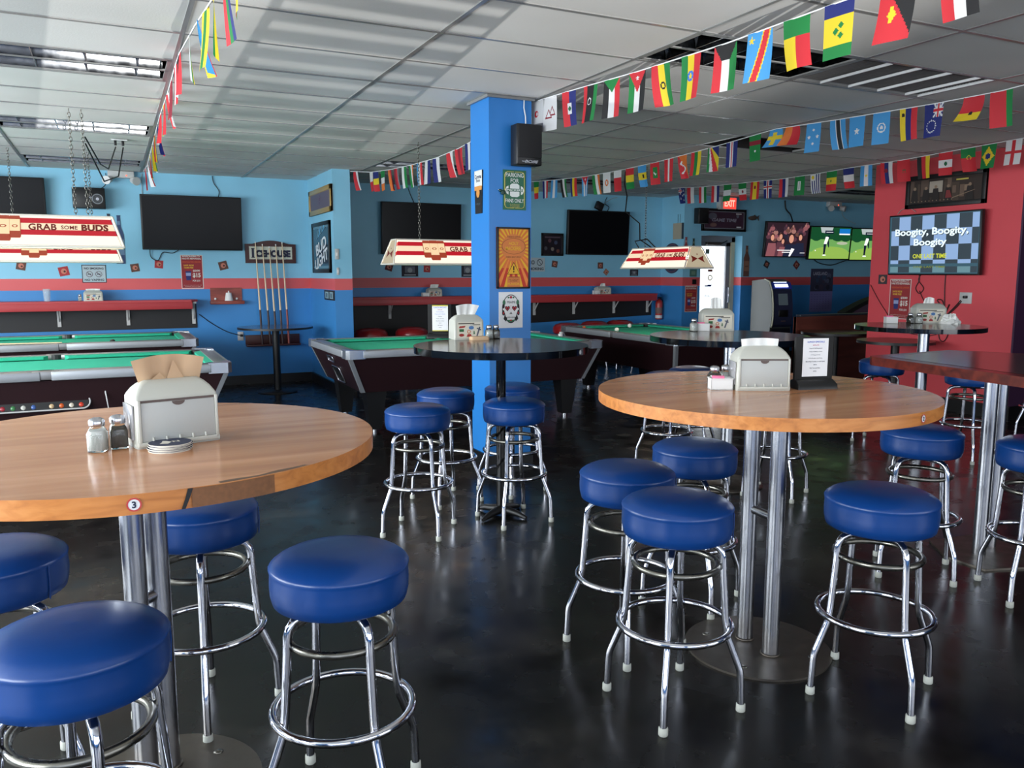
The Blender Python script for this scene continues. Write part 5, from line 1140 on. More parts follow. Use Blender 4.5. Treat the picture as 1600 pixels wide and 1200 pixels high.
def a_price(g, w, h, y):
    wh = C('ad_white', (222, 214, 206)); ye = C('ad_yellow', (222, 176, 60)); bl = C('ad_blue', (40, 48, 110)); og = C('ad_orange', (210, 90, 50))
    g.frame(-w / 2, w / 2, -h / 2, h / 2, 0.008, y, wh)
    g.text('RESPONSIBILITY', 0, h * 0.455, h * 0.045, y, wh, w * 0.82, 0.02); g.text('HAS ITS REWARDS.', 0, h * 0.39, h * 0.05, y, wh, w * 0.86, 0.03)
    g.text('DESIGNATED DRIVER', 0, h * 0.29, h * 0.045, y, og, w * 0.84, 0.02)
    g.text('SAFE RIDE', -w * 0.14, h * 0.19, h * 0.045, y, ye, w * 0.46, 0.03); g.text('HOME FREE', -w * 0.14, h * 0.12, h * 0.045, y, ye, w * 0.42, 0.03)
    g.flat([(-w * 0.30, h * 0.02), (-w * 0.04, h * 0.02), (-w * 0.07, -h * 0.25), (-w * 0.27, -h * 0.25)], y, bl); g.fr(-w * 0.28, -w * 0.06, -h * 0.12, -h * 0.03, y - 0.001, C('ad_pale', (150, 160, 200)))
    g.text('$200', w * 0.20, h * 0.03, h * 0.06, y, wh, w * 0.32, 0.03); g.text('$15', w * 0.20, -h * 0.11, h * 0.15, y, wh, w * 0.36, 0.04); g.text('FOR $10', w * 0.18, -h * 0.27, h * 0.06, y, wh, w * 0.34, 0.02)
    g.text('please drink responsibly and tip well', 0, -h * 0.40, h * 0.022, y, wh, w * 0.8); g.text('management reserves all rights', 0, -h * 0.44, h * 0.022, y, wh, w * 0.7)
adred = C('ad_red', (150, 44, 48))
board('price_poster', 'red price poster with a large 15 on the left back wall', 'poster', (0.960, 11.5, 1.515), 0, 0.27, 0.435, adred, None, 0, 0.004, a_price)
board('price_poster', 'red price poster beside the bright back door', 'poster', (8.61, 10.9, 1.075), 0, 0.25, 0.43, adred, None, 0, 0.004, a_price)
board('price_poster', 'red price poster low on the red wall behind the napkin dispenser', 'poster', (8.2, 6.565, 1.20), SIDE, 0.28, 0.46, adred, None, 0, 0.004, a_price)
def a_nosmoke(g, w, h, y):
    dk = C('sign_ink', (40, 44, 54)); rd = C('sign_redring', (90, 60, 70))
    g.frame(-w / 2, w / 2, -h / 2, h / 2, 0.008, y, dk); g.text('NO SMOKING', 0, h * 0.30, h * 0.12, y, dk, w * 0.8, 0.03); g.text('NO VAPING', 0, -h * 0.34, h * 0.12, y, dk, w * 0.8, 0.03)
    for s_ in (-1, 1):
        g.annulus(s_ * w * 0.19, -0.005, h * 0.17, h * 0.025, y - 0.001, rd, 20); g.fr(s_ * w * 0.19 - h * 0.09, s_ * w * 0.19 + h * 0.09, -0.01, 0.0, y - 0.0005, dk)
        g.flat([(s_ * w * 0.19 - h * 0.12, h * 0.09), (s_ * w * 0.19 - h * 0.10, h * 0.11), (s_ * w * 0.19 + h * 0.12, -h * 0.12), (s_ * w * 0.19 + h * 0.10, -h * 0.14)], y - 0.0012, rd)
board('no_smoking_sign', 'framed no smoking no vaping notice below the left pool lamps', 'sign', (-0.182, 11.5, 1.49), 0, 0.27, 0.22, C('notice_grey', (176, 190, 196)), None, 0, 0.006, a_nosmoke)
def a_nos2(g, w, h, y):
    dk = C('sign_ink', (40, 44, 54)); g.text('NO', -w * 0.22, h * 0.16, h * 0.30, y, dk, w * 0.34, 0.03); g.annulus(w * 0.22, h * 0.16, h * 0.24, h * 0.045, y, dk, 22)
    g.flat([(w * 0.22 - 0.03, h * 0.16 + 0.028), (w * 0.22 - 0.024, h * 0.16 + 0.034), (w * 0.22 + 0.03, h * 0.16 - 0.028), (w * 0.22 + 0.024, h * 0.16 - 0.034)], y - 0.001, dk); g.text('SMOKING', 0, -h * 0.30, h * 0.20, y, dk, w * 0.86, 0.03)
board('no_smoking_sign', 'pale no smoking sign on the wall just right of the blue column', 'sign', (6.02, 11.5, 1.63), 0, 0.33, 0.215, C('notice_grey', (176, 190, 196)), None, 0, 0.006, a_nos2)
def a_gold(g, w, h, y):
    g.fr(-w / 2 + 0.09, w / 2 - 0.09, -h / 2 + 0.065, h / 2 - 0.065, y, C('crest_maroon', (84, 34, 50), 0.3)); g.annulus(0, 0.02, 0.05, 0.006, y - 0.001, C('crest_mark', (110, 80, 110))); g.text('EST', 0, -0.04, 0.02, y - 0.001, MATS['crest_mark']); g.fr(-0.02, 0.02, 0.0, 0.04, y - 0.001, MATS['crest_mark'])
board('gold_framed_picture', 'gold framed maroon picture on the wing wall above the blue mirror', 'picture', (2.49, 10.70, 2.415), SIDE, 1.22, 0.325, C('mat_cream', (150, 130, 110)), M('gold_frame', (176, 140, 74), 0.35, 0.4), 0.06, 0.03, a_gold)
def a_mirror(g, w, h, y):
    bl = C('mirror_steelblue', (86, 120, 136), 0.2); wh = C('mirror_white', (214, 220, 224)); lb = C('mirror_light', (90, 160, 200), 0.3)
    g.frame(-w / 2 + 0.06, w / 2 - 0.06, -h / 2 + 0.06, h / 2 - 0.05, 0.03, y, bl)
    g.text('BUD', 0.02, 0.02, 0.15, y - 0.002, wh, w * 0.60, 0.03, 0.0, R(13)); g.text('LIGHT', 0.02, -0.15, 0.15, y - 0.002, wh, w * 0.74, 0.03, 0.0, R(13))
    for k in range(5): g.flat([(-0.25 + 0.11 * k, 0.10 + 0.03 * k), (-0.16 + 0.11 * k, 0.12 + 0.03 * k), (-0.06 + 0.10 * k, 0.24 + 0.012 * k), (-0.10 + 0.10 * k, 0.25 + 0.01 * k)], y - 0.0015 - 0.0002 * k, lb if k % 2 else bl)
board('beer_mirror', 'dark framed blue beer mirror with slanted white letters on the lit wing wall', 'mirror sign', (2.49, 10.71, 1.825), SIDE, 0.97, 0.65, M('mirror_navy', (22, 52, 72), 0.15), m_black, 0.05, 0.03, a_mirror)
def a_two(g, w, h, y):
    for s_ in (-1, 1): g.fr(s_ * w * 0.22 - w * 0.17, s_ * w * 0.22 + w * 0.17, -h * 0.34, h * 0.34, y, C('plate_pale', (130, 160, 170))); g.fr(s_ * w * 0.22 - w * 0.08, s_ * w * 0.22 + w * 0.05, -h * 0.25, h * 0.2, y - 0.001, C('plate_mark', (60, 90, 110)))
board('small_plaque', 'small dark plaque with two pale windows on the wing wall below the stripe', 'plaque', (2.49, 10.38, 1.22), SIDE, 0.52, 0.125, m_black, None, 0, 0.015, a_two)
def a_cards(g, w, h, y):
    for (x, z, c) in ((-0.05, 0.06, (90, 60, 70)), (0.06, 0.03, (60, 70, 96)), (0.0, -0.07, (120, 110, 100)), (0.10, -0.10, (100, 60, 50)), (-0.12, -0.06, (70, 70, 76))): g.disc(x, z, 0.03, y, C('badge_%d' % c[0], c), 12)
    g.fr(-0.14, 0.14, 0.10, 0.125, y, C('badge_bar', (74, 60, 72)))
board('framed_picture', 'small black framed dark picture left of the screen, right of the column', 'picture', (6.315, 11.5, 1.945), 0, 0.395, 0.355, M('picture_dark', (26, 22, 30), 0.3), m_black, 0.03, 0.02, a_cards)
def a_small(g, w, h, y): g.fr(-w * 0.3, w * 0.3, -h * 0.2, h * 0.3, y, C('pic_grey', (96, 102, 112))); g.disc(0, 0, h * 0.2, y - 0.001, C('pic_pale', (150, 156, 160)), 12); g.fr(-w * 0.35, w * 0.35, -h * 0.42, -h * 0.32, y, MATS['pic_pale'])
board('small_poster', 'small dark poster under the lamp left of the column', 'poster', (3.945, 11.5, 1.54), 0, 0.255, 0.185, C('pic_dark', (38, 38, 50)), None, 0, 0.004, a_small)
board('small_poster', 'small dark poster beside the left face of the blue column', 'poster', (4.86, 11.5, 1.54), 0, 0.20, 0.20, C('pic_dark', (38, 38, 50)), None, 0, 0.004, a_small)
board('small_poster', 'tiny framed card on the wall below the lamp right of the column', 'picture', (7.88, 11.5, 1.505), 0, 0.16, 0.105, C('pic_dark', (38, 38, 50)), m_black, 0.01, 0.008, a_small)
# square drink coasters stuck to the walls
def a_tile(g, w, h, y): g.disc(0, 0, w * 0.30, y, C('tile_mark', (196, 120, 100)), 10); g.disc(0.008, -0.004, w * 0.12, y - 0.001, C('tile_core', (70, 40, 36)), 8)
tb, trd = C('tile_brown', (96, 62, 52)), C('tile_red', (166, 48, 52))
for (x, y, z, s_, mt, ro, lb) in ((-0.96, 11.5, 1.585, 0.10, tb, 0.2, 'brown square card on the wall below the lamps, leftmost'), (-0.512, 11.5, 1.52, 0.11, trd, -0.2, 'red square card on the wall left of the no vaping notice'), (0.285, 11.5, 1.565, 0.10, tb, -0.15, 'brown square card right of the no vaping notice'),
        (0.567, 11.5, 1.61, 0.10, trd, 0.1, 'red square card below the left corner of the big dark screen'), (1.35, 11.5, 1.597, 0.11, tb, -0.25, 'brown square card left of the wooden plaque'), (3.63, 11.5, 1.587, 0.11, C('tile_maroon', (90, 40, 44)), 0.3, 'maroon square card under the dark screen left of the column'),
        (4.21, 11.5, 1.56, 0.10, trd, 0.05, 'red square card right of the small dark poster'), (6.363, 11.5, 1.64, 0.10, tb, 0.15, 'brown square card right of the no smoking sign'), (7.218, 11.5, 1.62, 0.10, tb, 0.0, 'brown square card below the right dark screen'),
        (7.33, 11.5, 1.515, 0.085, C('tile_tan', (150, 110, 90)), 0.7, 'small tan card, lower of the two below the right dark screen'), (10.22, 10.9, 1.647, 0.11, C('tile_dark', (56, 50, 56)), 0.5, 'dark card on the wall above the cash machine'), (10.91, 10.9, 1.64, 0.12, C('tile_maroon2', (110, 52, 56)), 0.7, 'maroon card on the wall below the golf screen')):
    board('square_card', lb, 'card', (x, y, z), 0, s_, s_, mt, None, 0, 0.004, a_tile, 'print', 'square cards stuck to the walls', ro)
t = board('square_card', 'dark crest shaped card on the red wall beside the price poster', 'card', (8.2, 6.815, 1.425), SIDE, 0.12, 0.11, C('tile_dark', (56, 50, 56)), None, 0, 0.006, a_tile, 'print', 'square cards stuck to the walls')
# bottle shaped tin signs
def bottle_sign(label, loc, h, body, lab, rz=0, w=None):
    t = thing('bottle_sign', label, 'sign', loc, rz, 'bottle shaped tin signs'); w = w or h * 0.27
    P = [(-w / 2, -h / 2), (w / 2, -h / 2), (w / 2, h * 0.10), (w * 0.22, h * 0.26), (w * 0.18, h * 0.46), (w * 0.22, h / 2), (-w * 0.22, h / 2), (-w * 0.18, h * 0.46), (-w * 0.22, h * 0.26), (-w / 2, h * 0.10)]
    MB().prism(P, -0.008, 0, body, 'y').build('panel', t)
    MB().fr(-w * 0.48, w * 0.48, -h * 0.32, 0.0, -0.009, lab).fr(-w * 0.16, w * 0.16, h * 0.30, h * 0.38, -0.009, lab).fr(-w * 0.3, w * 0.3, -h * 0.19, -h * 0.15, -0.010, body).build('label_print', t)
    return t
bottle_sign('blue bottle shaped tin sign right of the lit left lamps', (0.13, 11.5, 1.915), 0.60, M('tin_blue', (20, 52, 96), 0.3), C('tin_steel', (90, 120, 150), 0.3), 0, 0.10)
bottle_sign('dark top of another bottle sign behind the blue one', (0.02, 11.5, 2.0), 0.46, M('tin_navy', (14, 26, 50), 0.4), C('tin_grey', (70, 90, 110)), 0, 0.09)
bottle_sign('red bottle sign above the lamp end, left of the back door', (8.475, 10.9, 1.87), 0.42, C('tin_red', (150, 70, 76)), C('tin_pale', (190, 160, 150)), 0, 0.09)
bottle_sign('green bottle sign just left of the back door head', (8.63, 10.9, 1.86), 0.40, C('tin_green', (44, 62, 56)), C('tin_olive', (120, 140, 120)), 0, 0.085)
bottle_sign('amber bottle sign on the wall right of the back door', (9.765, 10.9, 1.70), 0.52, C('tin_amber', (110, 76, 66)), C('tin_tan', (150, 110, 90)), 0, 0.12)
t = thing('round_sign', 'dark round sign on the corner return partly behind the right lamp', 'sign', (8.43, 11.19, 1.742), SIDE)
MB().cyl((0, -0.012, 0), (0, 0, 0), 0.25, M('round_navy', (34, 44, 74), 0.4), 40).build('panel', t); MB().annulus(0, 0, 0.235, 0.02, -0.014, C('round_ring', (96, 70, 84)), 36).annulus(0, 0, 0.10, 0.01, -0.014, MATS['round_ring'], 24).disc(0, 0, 0.05, -0.0145, C('round_core', (120, 90, 90)), 16).build('print', t)
one(MB().rect(-0.135, 0.115, -0.14, 0.12, -0.012, 0, C('folder_tan', (168, 160, 140))).rect(0.115, 0.135, -0.14, 0.12, -0.03, 0, C('folder_spine', (50, 66, 80))).tube([(-0.02, -0.006, 0.12), (-0.02, -0.006, 0.26), (0.04, -0.006, 0.26), (0.04, -0.006, 0.12)], 0.003, m_worn, 4), 'hanging_clipboard', 'tan clipboard hanging from a wire on the lit corner return', 'clipboard', (8.43, 11.04, 2.19), SIDE)
one(MB().rect(-0.07, 0.07, -0.06, 0.06, -0.006, 0, C('green_card', (70, 110, 100))).fr(-0.04, 0.04, -0.03, 0.03, -0.007, C('green_card2', (110, 140, 120))), 'small_sign', 'small green sign above the price poster by the back door', 'sign', (8.64, 10.9, 1.50))
one(MB().rect(-0.035, 0.035, -0.04, 0.04, -0.02, 0, m_black), 'keypad', 'small black box on the stripe just left of the back door', 'keypad', (8.66, 10.9, 1.355))
# exit sign and the long framed sign over the door
t = thing('exit_sign', 'lit red EXIT sign above the back door', 'exit sign', (9.27, 10.9, 2.64))
MB().rect(-0.19, 0.15, -0.10, 0.10, -0.10, 0, m_whitemetal, 0.004).build('housing', t)
g = MB().fr(-0.13, 0.14, -0.09, 0.09, -0.1012, E_('exit_glow', (250, 70, 60), 1.3)).text('EXIT', 0.005, 0, 0.11, -0.1025, E_('exit_letters', (255, 170, 150), 1.5), 0.22, 0.04); g.build('lit_face', t)
def a_game(g, w, h, y):
    g.frame(-w / 2 + 0.04, w / 2 - 0.04, -h / 2 + 0.04, h / 2 - 0.04, 0.012, y, C('sign_silver', (130, 134, 142), 0.3)); g.fr(-w / 2 + 0.052, w / 2 - 0.052, -h / 2 + 0.052, h / 2 - 0.052, y + 0.0002, C('sign_plum', (70, 46, 62), 0.3))
    g.disc(-0.25, 0.06, 0.09, y - 0.001, C('sign_mist', (104, 104, 116)), 18, 0.055); g.disc(-0.23, -0.08, 0.07, y - 0.001, C('sign_bronze', (116, 88, 84)), 16, 0.035); g.text('GAME TIME', 0.0, 0.0, 0.055, y - 0.002, C('sign_lav', (150, 146, 160)), 0.52, 0.03, 0.2)
    g.fr(0.26, 0.36, -0.12, -0.10, y - 0.002, m_white); g.fr(0.24, 0.36, 0.10, 0.115, y - 0.002, m_white); g.disc(0.28, 0.07, 0.03, y - 0.0015, MATS['sign_mist'], 12)
board('framed_sign', 'long black framed dark plum sign above the back door', 'sign', (9.235, 10.9, 2.37), 0, 0.92, 0.365, M('sign_dark', (40, 32, 44), 0.3), m_black, 0.035, 0.04, a_game)
t = thing('mounted_fish', 'small mounted fish on the wall right of the framed sign', 'fish', (9.86, 10.87, 2.42))
g = MB().loft([[(x, r_ * 0.4 * cos(a), r_ * sin(a) + dz) for a in [2 * pi * k / 10 for k in range(10)]] for (x, r_, dz) in ((-0.12, 0.006, 0.0), (-0.09, 0.026, 0.0), (-0.03, 0.040, 0.0), (0.04, 0.034, 0.005), (0.08, 0.012, 0.012))], M('fish_brown', (86, 72, 62), 0.4)); g.build('body', t)
MB().prism([(0.07, 0.01), (0.125, 0.055), (0.11, 0.01), (0.12, -0.04)], -0.004, 0.004, MATS['fish_brown'], 'y').prism([(-0.03, 0.03), (0.03, 0.06), (0.05, 0.03)], -0.003, 0.003, MATS['fish_brown'], 'y').build('fins', t)
def elight(label, loc, w=0.36):
    t = thing('emergency_light', label, 'emergency light', loc, 0, 'twin headed emergency lights')
    MB().rect(-w / 2 + 0.03, w / 2 - 0.03, -0.01, 0.075, -0.09, 0, m_whitemetal, 0.01).build('housing', t)
    for s_ in (-1, 1):
        MB().cyl((s_ * (w / 2 - 0.05), -0.07, -0.03), (s_ * (w / 2 - 0.01), -0.15, -0.05), 0.04, m_whitemetal, 16, 0.052).build('lamp_head', t)
    MB().sphere((0.06, -0.092, 0.02), 0.008, E_('led_red', (255, 90, 60), 3), 8).build('indicator', t)
    return t
elight('twin headed emergency light at the ceiling over the left back wall', (0.19, 11.5, 2.675)); elight('twin headed emergency light at the ceiling above the golf screens', (11.70, 10.9, 2.68))
# fire extinguisher
t = thing('fire_extinguisher', 'red fire extinguisher on the wall at the right end of the shelf', 'extinguisher', (8.335, 11.40, 0.72))
MB().lathe([(0, 0), (0.055, 0.0), (0.06, 0.02), (0.06, 0.27), (0.05, 0.31), (0.02, 0.335), (0.018, 0.35), (0, 0.35)], C('ext_red', (176, 50, 46), 0.3), 24).build('cylinder', t)
MB().lathe([(0.061, 0.02), (0.061, 0.07)], m_white, 24).build('white_band', t); MB().lathe([(0.0608, 0.10), (0.0608, 0.2)], C('ext_label', (120, 96, 90)), 24).build('label', t)
MB().box((0, -0.02, 0.365), (0.03, 0.09, 0.02), m_black, 0.004).tube([(0.02, 0, 0.35), (0.07, 0, 0.33), (0.075, 0, 0.2), (0.06, 0, 0.08)], 0.008, m_black, 6).build('valve_and_hose', t)
# calendar
def a_cal(g, w, h, y):
    g.fr(-w / 2, w / 2, -0.02, h / 2, y, C('cal_dark', (58, 60, 84))); random.seed(4)
    for k in range(16): g.disc(random.uniform(-0.2, 0.2), random.uniform(0.03, 0.30), random.uniform(0.03, 0.06), y - 0.0005 - 0.0002 * k, C('cal_b%d' % (k % 4), [(44, 44, 60), (84, 90, 116), (70, 60, 80), (52, 74, 104)][k % 4]), 8)
    g.text('LAKELAND', -0.05, 0.30, 0.06, y - 0.006, C('cal_white', (170, 170, 190)), 0.34, 0.02)
    g.fr(-w / 2, w / 2, -h / 2, -0.02, y, C('cal_lilac', (124, 120, 176)))
    for r_ in range(7):
        for c_ in range(7): g.fr(-w / 2 + 0.03 + c_ * (w - 0.06) / 7, -w / 2 + 0.03 + c_ * (w - 0.06) / 7 + 0.03, -0.08 - r_ * 0.042, -0.072 - r_ * 0.042, y - 0.001, C('cal_num', (90, 86, 140)))
board('wall_calendar', 'wall calendar with a dark photo above the lilac date page', 'calendar', (11.54, 10.9, 1.19), 0, 0.55, 0.77, C('cal_lilac', (124, 120, 176)), None, 0, 0.004, a_cal)
# cash machine
t = thing('cash_machine', 'tall grey and blue cash machine standing right of the back door', 'cash machine', (9.86, 10.35, 0), R(-8))
side = [(0.30, 0.0), (0.30, 1.37), (-0.02, 1.40), (-0.16, 1.36), (-0.24, 1.20), (-0.275, 1.0), (-0.285, 0.80), (-0.27, 0.66), (-0.24, 0.62), (-0.24, 0.0)]
m_atm = M('atm_grey', (70, 75, 71), 0.4); m_atmd = M('atm_navy', (42, 46, 72), 0.35); m_atmb = M('atm_blue', (44, 62, 170), 0.35)
MB().prism(side, -0.20, 0.20, m_atm, 'x').build('cabinet', t)
g = MB().prism([(p[0] - 0.012, p[1]) for p in side[3:9]] + [(p[0] + 0.0, p[1]) for p in side[3:9]][::-1], -0.165, 0.19, m_atmd, 'x'); g.build('front_panel', t)
g = MB().prism([(-0.10, 1.36), (-0.19, 1.345), (-0.245, 1.24), (-0.20, 1.24)], -0.165, 0.20, m_atmb, 'x'); tp = g.build('topper', t)
MB().add([(-0.12, -0.166, 1.352), (0.13, -0.166, 1.352), (0.13, -0.228, 1.268), (-0.12, -0.228, 1.268)], [(0, 3, 2, 1)], E_('atm_light', (214, 224, 255), 3.0)).xf(Matrix.Translation((0, -0.012, 0.002))).build('lit_sign', tp)
MB().tube([(-0.185, p[0] - 0.012, p[1]) for p in side[2:9]], 0.012, M('atm_edge', (220, 220, 196), 0.3), 6).build('edge_trim', t)
g = MB().add([(-0.08, -0.262, 1.165), (0.10, -0.262, 1.165), (0.10, -0.292, 0.98), (-0.08, -0.292, 0.98)], [(0, 3, 2, 1)], E_('atm_screen', (70, 82, 90), 0.5)); g.build('screen', t)
MB().rect(-0.08, 0.09, 0.79, 0.90, -0.31, -0.28, m_black, 0.004).rect(-0.02, 0.06, 0.71, 0.73, -0.30, -0.27, C('atm_slot', (90, 70, 70))).build('keypad', t)
MB().rect(-0.17, 0.19, 0.0, 0.60, -0.245, -0.235, M('atm_door', (22, 26, 36), 0.4)).build('lower_door', t)
# booth partition
t = thing('booth_partition', 'reddish brown wooden booth partition left of the red wall', 'partition', (9.45, 8.0, 0))
m_booth = wood('booth_wood', (84, 42, 34), (102, 52, 42), (118, 64, 52), 0.4, 1.2, 8)
MB().rect(-1.42, 1.10, 0.0, 0.93, -0.02, 0.02, m_booth).rect(-1.42, -1.37, 0.0, 0.93, -0.03, 0.03, m_booth).build('panel', t)
MB().rect(-1.36, 1.10, 0.93, 0.955, -0.035, 0.045, C('booth_cap', (50, 54, 62), 0.3), 0.004).build('top_cap', t)
# arcade machine behind the partition
t = thing('arcade_cabinet', 'dark arched arcade cabinet with a striped flag side behind the partition', 'arcade cabinet', (11.62, 9.75, 0))
arc = [(-0.78, 0.0), (-0.78, 0.84)] + [(-0.78 + 1.0 * (k / 10), 0.86 + 0.27 * math.sin(pi / 2 * k / 10)) for k in range(11)] + [(0.75, 1.15), (0.75, 0.0)]
MB().prism(arc, -0.05, 0.12, M('matt_black', (10, 10, 10), 0.75), 'y').build('cabinet', t)
g = MB().flat([(p[0] * 0.88 - 0.02 if p[0] < 0.2 else p[0] * 0.9, p[1] * 0.94) for p in arc], -0.052, C('arcade_mauve', (86, 62, 84)))
g.fr(0.02, 0.60, 0.80, 1.10, -0.054, m_black)
for k in range(3): g.fr(0.06, 0.60, 0.86 + 0.085 * k, 0.895 + 0.085 * k, -0.056, C('arcade_tan', (190, 140, 110)))
g.build('side_print', t)
# long picture on the red wall
def a_pool(g, w, h, y):
    random.seed(5); iw, ih = w / 2 - 0.05, h / 2 - 0.05; g.fr(-iw, iw, -ih, ih, y, C('photo_brown', (52, 40, 34)))
    pal = [C('photo_t%d' % k, c) for k, c in enumerate([(104, 84, 70), (70, 56, 46), (134, 112, 92), (34, 28, 26), (86, 70, 60)])]
    for k in range(12): x = random.uniform(-iw, iw * 0.6); g.fr(x, x + random.uniform(0.03, 0.10), random.uniform(-ih, -0.02), random.uniform(0.02, ih), y - 0.0003 * (k + 1), pal[k % 5])
    yy = y - 0.005
    g.fr(-0.18, -0.02, -0.02, 0.10, yy, C('photo_pale', (160, 150, 136)))
    for (x, s_) in ((-0.36, 1.0), (-0.22, 0.9), (-0.10, 1.1), (0.05, 1.0), (0.30, 0.9)):
        yy -= 0.0004; g.flat([(x - 0.05, -ih), (x + 0.05, -ih), (x + 0.03, 0.02 * s_), (x - 0.03, 0.02 * s_)], yy, pal[3]); g.disc(x, 0.035 * s_, 0.018, yy - 0.0002, pal[2], 10)
    g.flat([(0.02, -0.09), (0.10, -0.09), (0.07, -0.01), (0.03, -0.01)], yy - 0.001, C('photo_red', (120, 44, 44)))
    g.fr(0.14, 0.28, 0.085, 0.10, yy - 0.001, C('photo_lamp', (190, 176, 80))); g.flat([(0.10, -0.10), (0.36, -0.03), (0.36, -0.025), (0.10, -0.09)], yy - 0.001, pal[2])
    for k in range(12): g.disc(-iw + 0.03 + k * 0.045, -ih + 0.02, 0.007, yy - 0.001, pal[2], 8)
board('framed_photo', 'long black framed sepia photo of people, above the lit television on the red wall', 'picture', (8.2, 6.075, 2.395), SIDE, 0.955, 0.355, m_black, m_black, 0.045, 0.035, a_pool)

# ------------------------------------------------------------ cables on the walls
def cable(label, pts, mat=m_black, r=0.005, name='cable', cat='cable'):
    P = [Vector(p) for p in pts]; out = []
    for i in range(len(P) - 1):
        p0, p1, p2, p3 = P[max(i - 1, 0)], P[i], P[i + 1], P[min(i + 2, len(P) - 1)]
        for k in range(5):
            t_ = k / 5; out.append(0.5 * ((2 * p1) + (p2 - p0) * t_ + (2 * p0 - 5 * p1 + 4 * p2 - p3) * t_ * t_ + (3 * p1 - p0 - 3 * p2 + p3) * t_ ** 3))
    out.append(P[-1]); return one(MB().tube(out, r, mat, 6), name, label, cat)
Yw = 11.488
cable('thin cable from the ceiling down to the big dark screen at left', [(1.265, Yw, 2.75), (1.28, Yw, 2.66), (1.34, Yw, 2.56), (1.32, Yw - 0.02, 2.46)])
cable('cable hanging in a loop below the left side of the big dark screen', [(0.47, Yw - 0.02, 1.82), (0.48, Yw, 1.70), (0.56, Yw, 1.66), (0.62, Yw, 1.76), (0.74, Yw, 1.755), (0.83, Yw - 0.02, 1.81)])
cable('grey cable running down from the emergency light to the big dark screen', [(0.43, Yw, 2.74), (0.42, Yw, 2.6), (0.42, Yw, 2.44)], m_grey, 0.004)
cable('black cord from the shelf end down to the wall outlet', [(1.02, Yw, 0.96), (1.18, Yw, 0.83), (1.36, Yw, 0.72), (1.53, Yw - 0.01, 0.665)])
cable('cable above the dark screen left of the blue column', [(3.93, Yw, 2.73), (3.97, Yw, 2.62), (4.02, Yw - 0.02, 2.50)])
cable('pale wire curling over the dark screen right of the blue column', [(7.15, Yw - 0.02, 2.49), (7.25, Yw, 2.60), (7.42, Yw, 2.70), (7.52, Yw, 2.72)], m_grey, 0.004)
cable('black cable behind the right dark screen', [(7.32, Yw, 2.72), (7.28, Yw, 2.62), (7.36, Yw, 2.56), (7.30, Yw - 0.02, 2.47)])
cable('black cable to the small speaker at the left back wall', [(0.02, 11.47, 2.72), (0.02, 11.46, 2.6), (-0.04, 11.44, 2.53), (-0.12, 11.42, 2.51)])
cable('black cable from the ceiling to the screen with the seated crowd', [(10.55, 10.87, 2.74), (10.57, 10.86, 2.60), (10.66, 10.84, 2.5), (10.60, 10.72, 2.37)], m_black, 0.012)
cable('grey loop of wire above the golf screens', [(12.0, 10.88, 2.72), (11.93, 10.88, 2.6), (12.0, 10.87, 2.48), (12.2, 10.8, 2.38)], m_grey, 0.004)
cable('black cable sagging under the golf screens', [(11.25, 10.85, 1.76), (11.4, 10.86, 1.68), (11.7, 10.86, 1.64), (11.95, 10.84, 1.70), (12.0, 10.7, 1.75)], m_black, 0.008)
Xr = 8.19; m_dkred = M('cord_maroon', (60, 24, 28), 0.5)
def rc(pts): return [(Xr, y, z) for (y, z) in pts]
cable('maroon cord dropping from the lit screen and looping on the red wall', rc([(6.33, 1.49), (6.32, 1.42), (6.36, 1.33), (6.31, 1.27), (6.26, 1.33), (6.33, 1.42), (6.30, 1.49)]), m_dkred)
cable('long maroon cord sagging across the red wall to the tangle', rc([(6.31, 1.30), (6.22, 1.16), (6.08, 1.06), (5.96, 1.03)]), m_dkred)
cable('straight cord falling from the lit screen into the tangle', rc([(6.0, 1.49), (6.0, 1.35), (5.99, 1.18), (5.98, 1.02), (6.04, 0.92), (6.02, 0.78), (5.96, 0.76), (5.92, 0.86), (5.97, 1.0)]), m_dkred)
cable('tangled cords beside the outlet on the red wall', rc([(5.79, 1.20), (5.86, 1.12), (5.95, 1.05), (6.0, 1.12), (6.08, 1.20), (6.02, 1.20), (5.97, 1.10), (5.93, 1.16), (5.98, 1.03), (5.90, 1.10), (5.80, 1.21)]), m_dkred, 0.006)
cable('pale wire arching above the lit screen on the red wall', rc([(6.66, 2.17), (6.60, 2.22), (6.50, 2.225), (6.42, 2.18)]), m_grey, 0.004)
cable('thin cord running from the partition corner down the red wall', rc([(6.98, 1.36), (6.85, 1.18), (6.74, 1.05), (6.55, 0.85), (6.2, 0.80), (6.02, 0.84)]), m_dkred, 0.004)

# ------------------------------------------------------------ strings of national flags
FL = {'r': (206, 44, 54), 'w': (226, 226, 226), 'k': (30, 30, 32), 'g': (24, 128, 62), 'y': (232, 204, 44), 'b': (34, 44, 116), 's': (70, 154, 214), 'o': (226, 120, 52), 'm': (140, 30, 48), 'd': (20, 100, 60), 'a': (60, 120, 214), 'x': (120, 120, 126)}
FM = {k: cloth_mat('flag_' + n, FL[k]) for k, n in zip('rwkgybsomdax', ('red', 'white', 'black', 'green', 'yellow', 'navy', 'sky_blue', 'orange', 'maroon', 'dark_green', 'blue', 'grey'))}
def star_in(u, v, cu, cv, r, n=5):
    dx, dy = u - cu, v - cv; d = math.hypot(dx, dy)
    if d > r: return False
    a = (math.atan2(dy, dx) + pi / 2) % (2 * pi / n) - pi / n
    return d < r * (0.42 + 0.58 * (abs(a) / (pi / n)) ** 1.3)
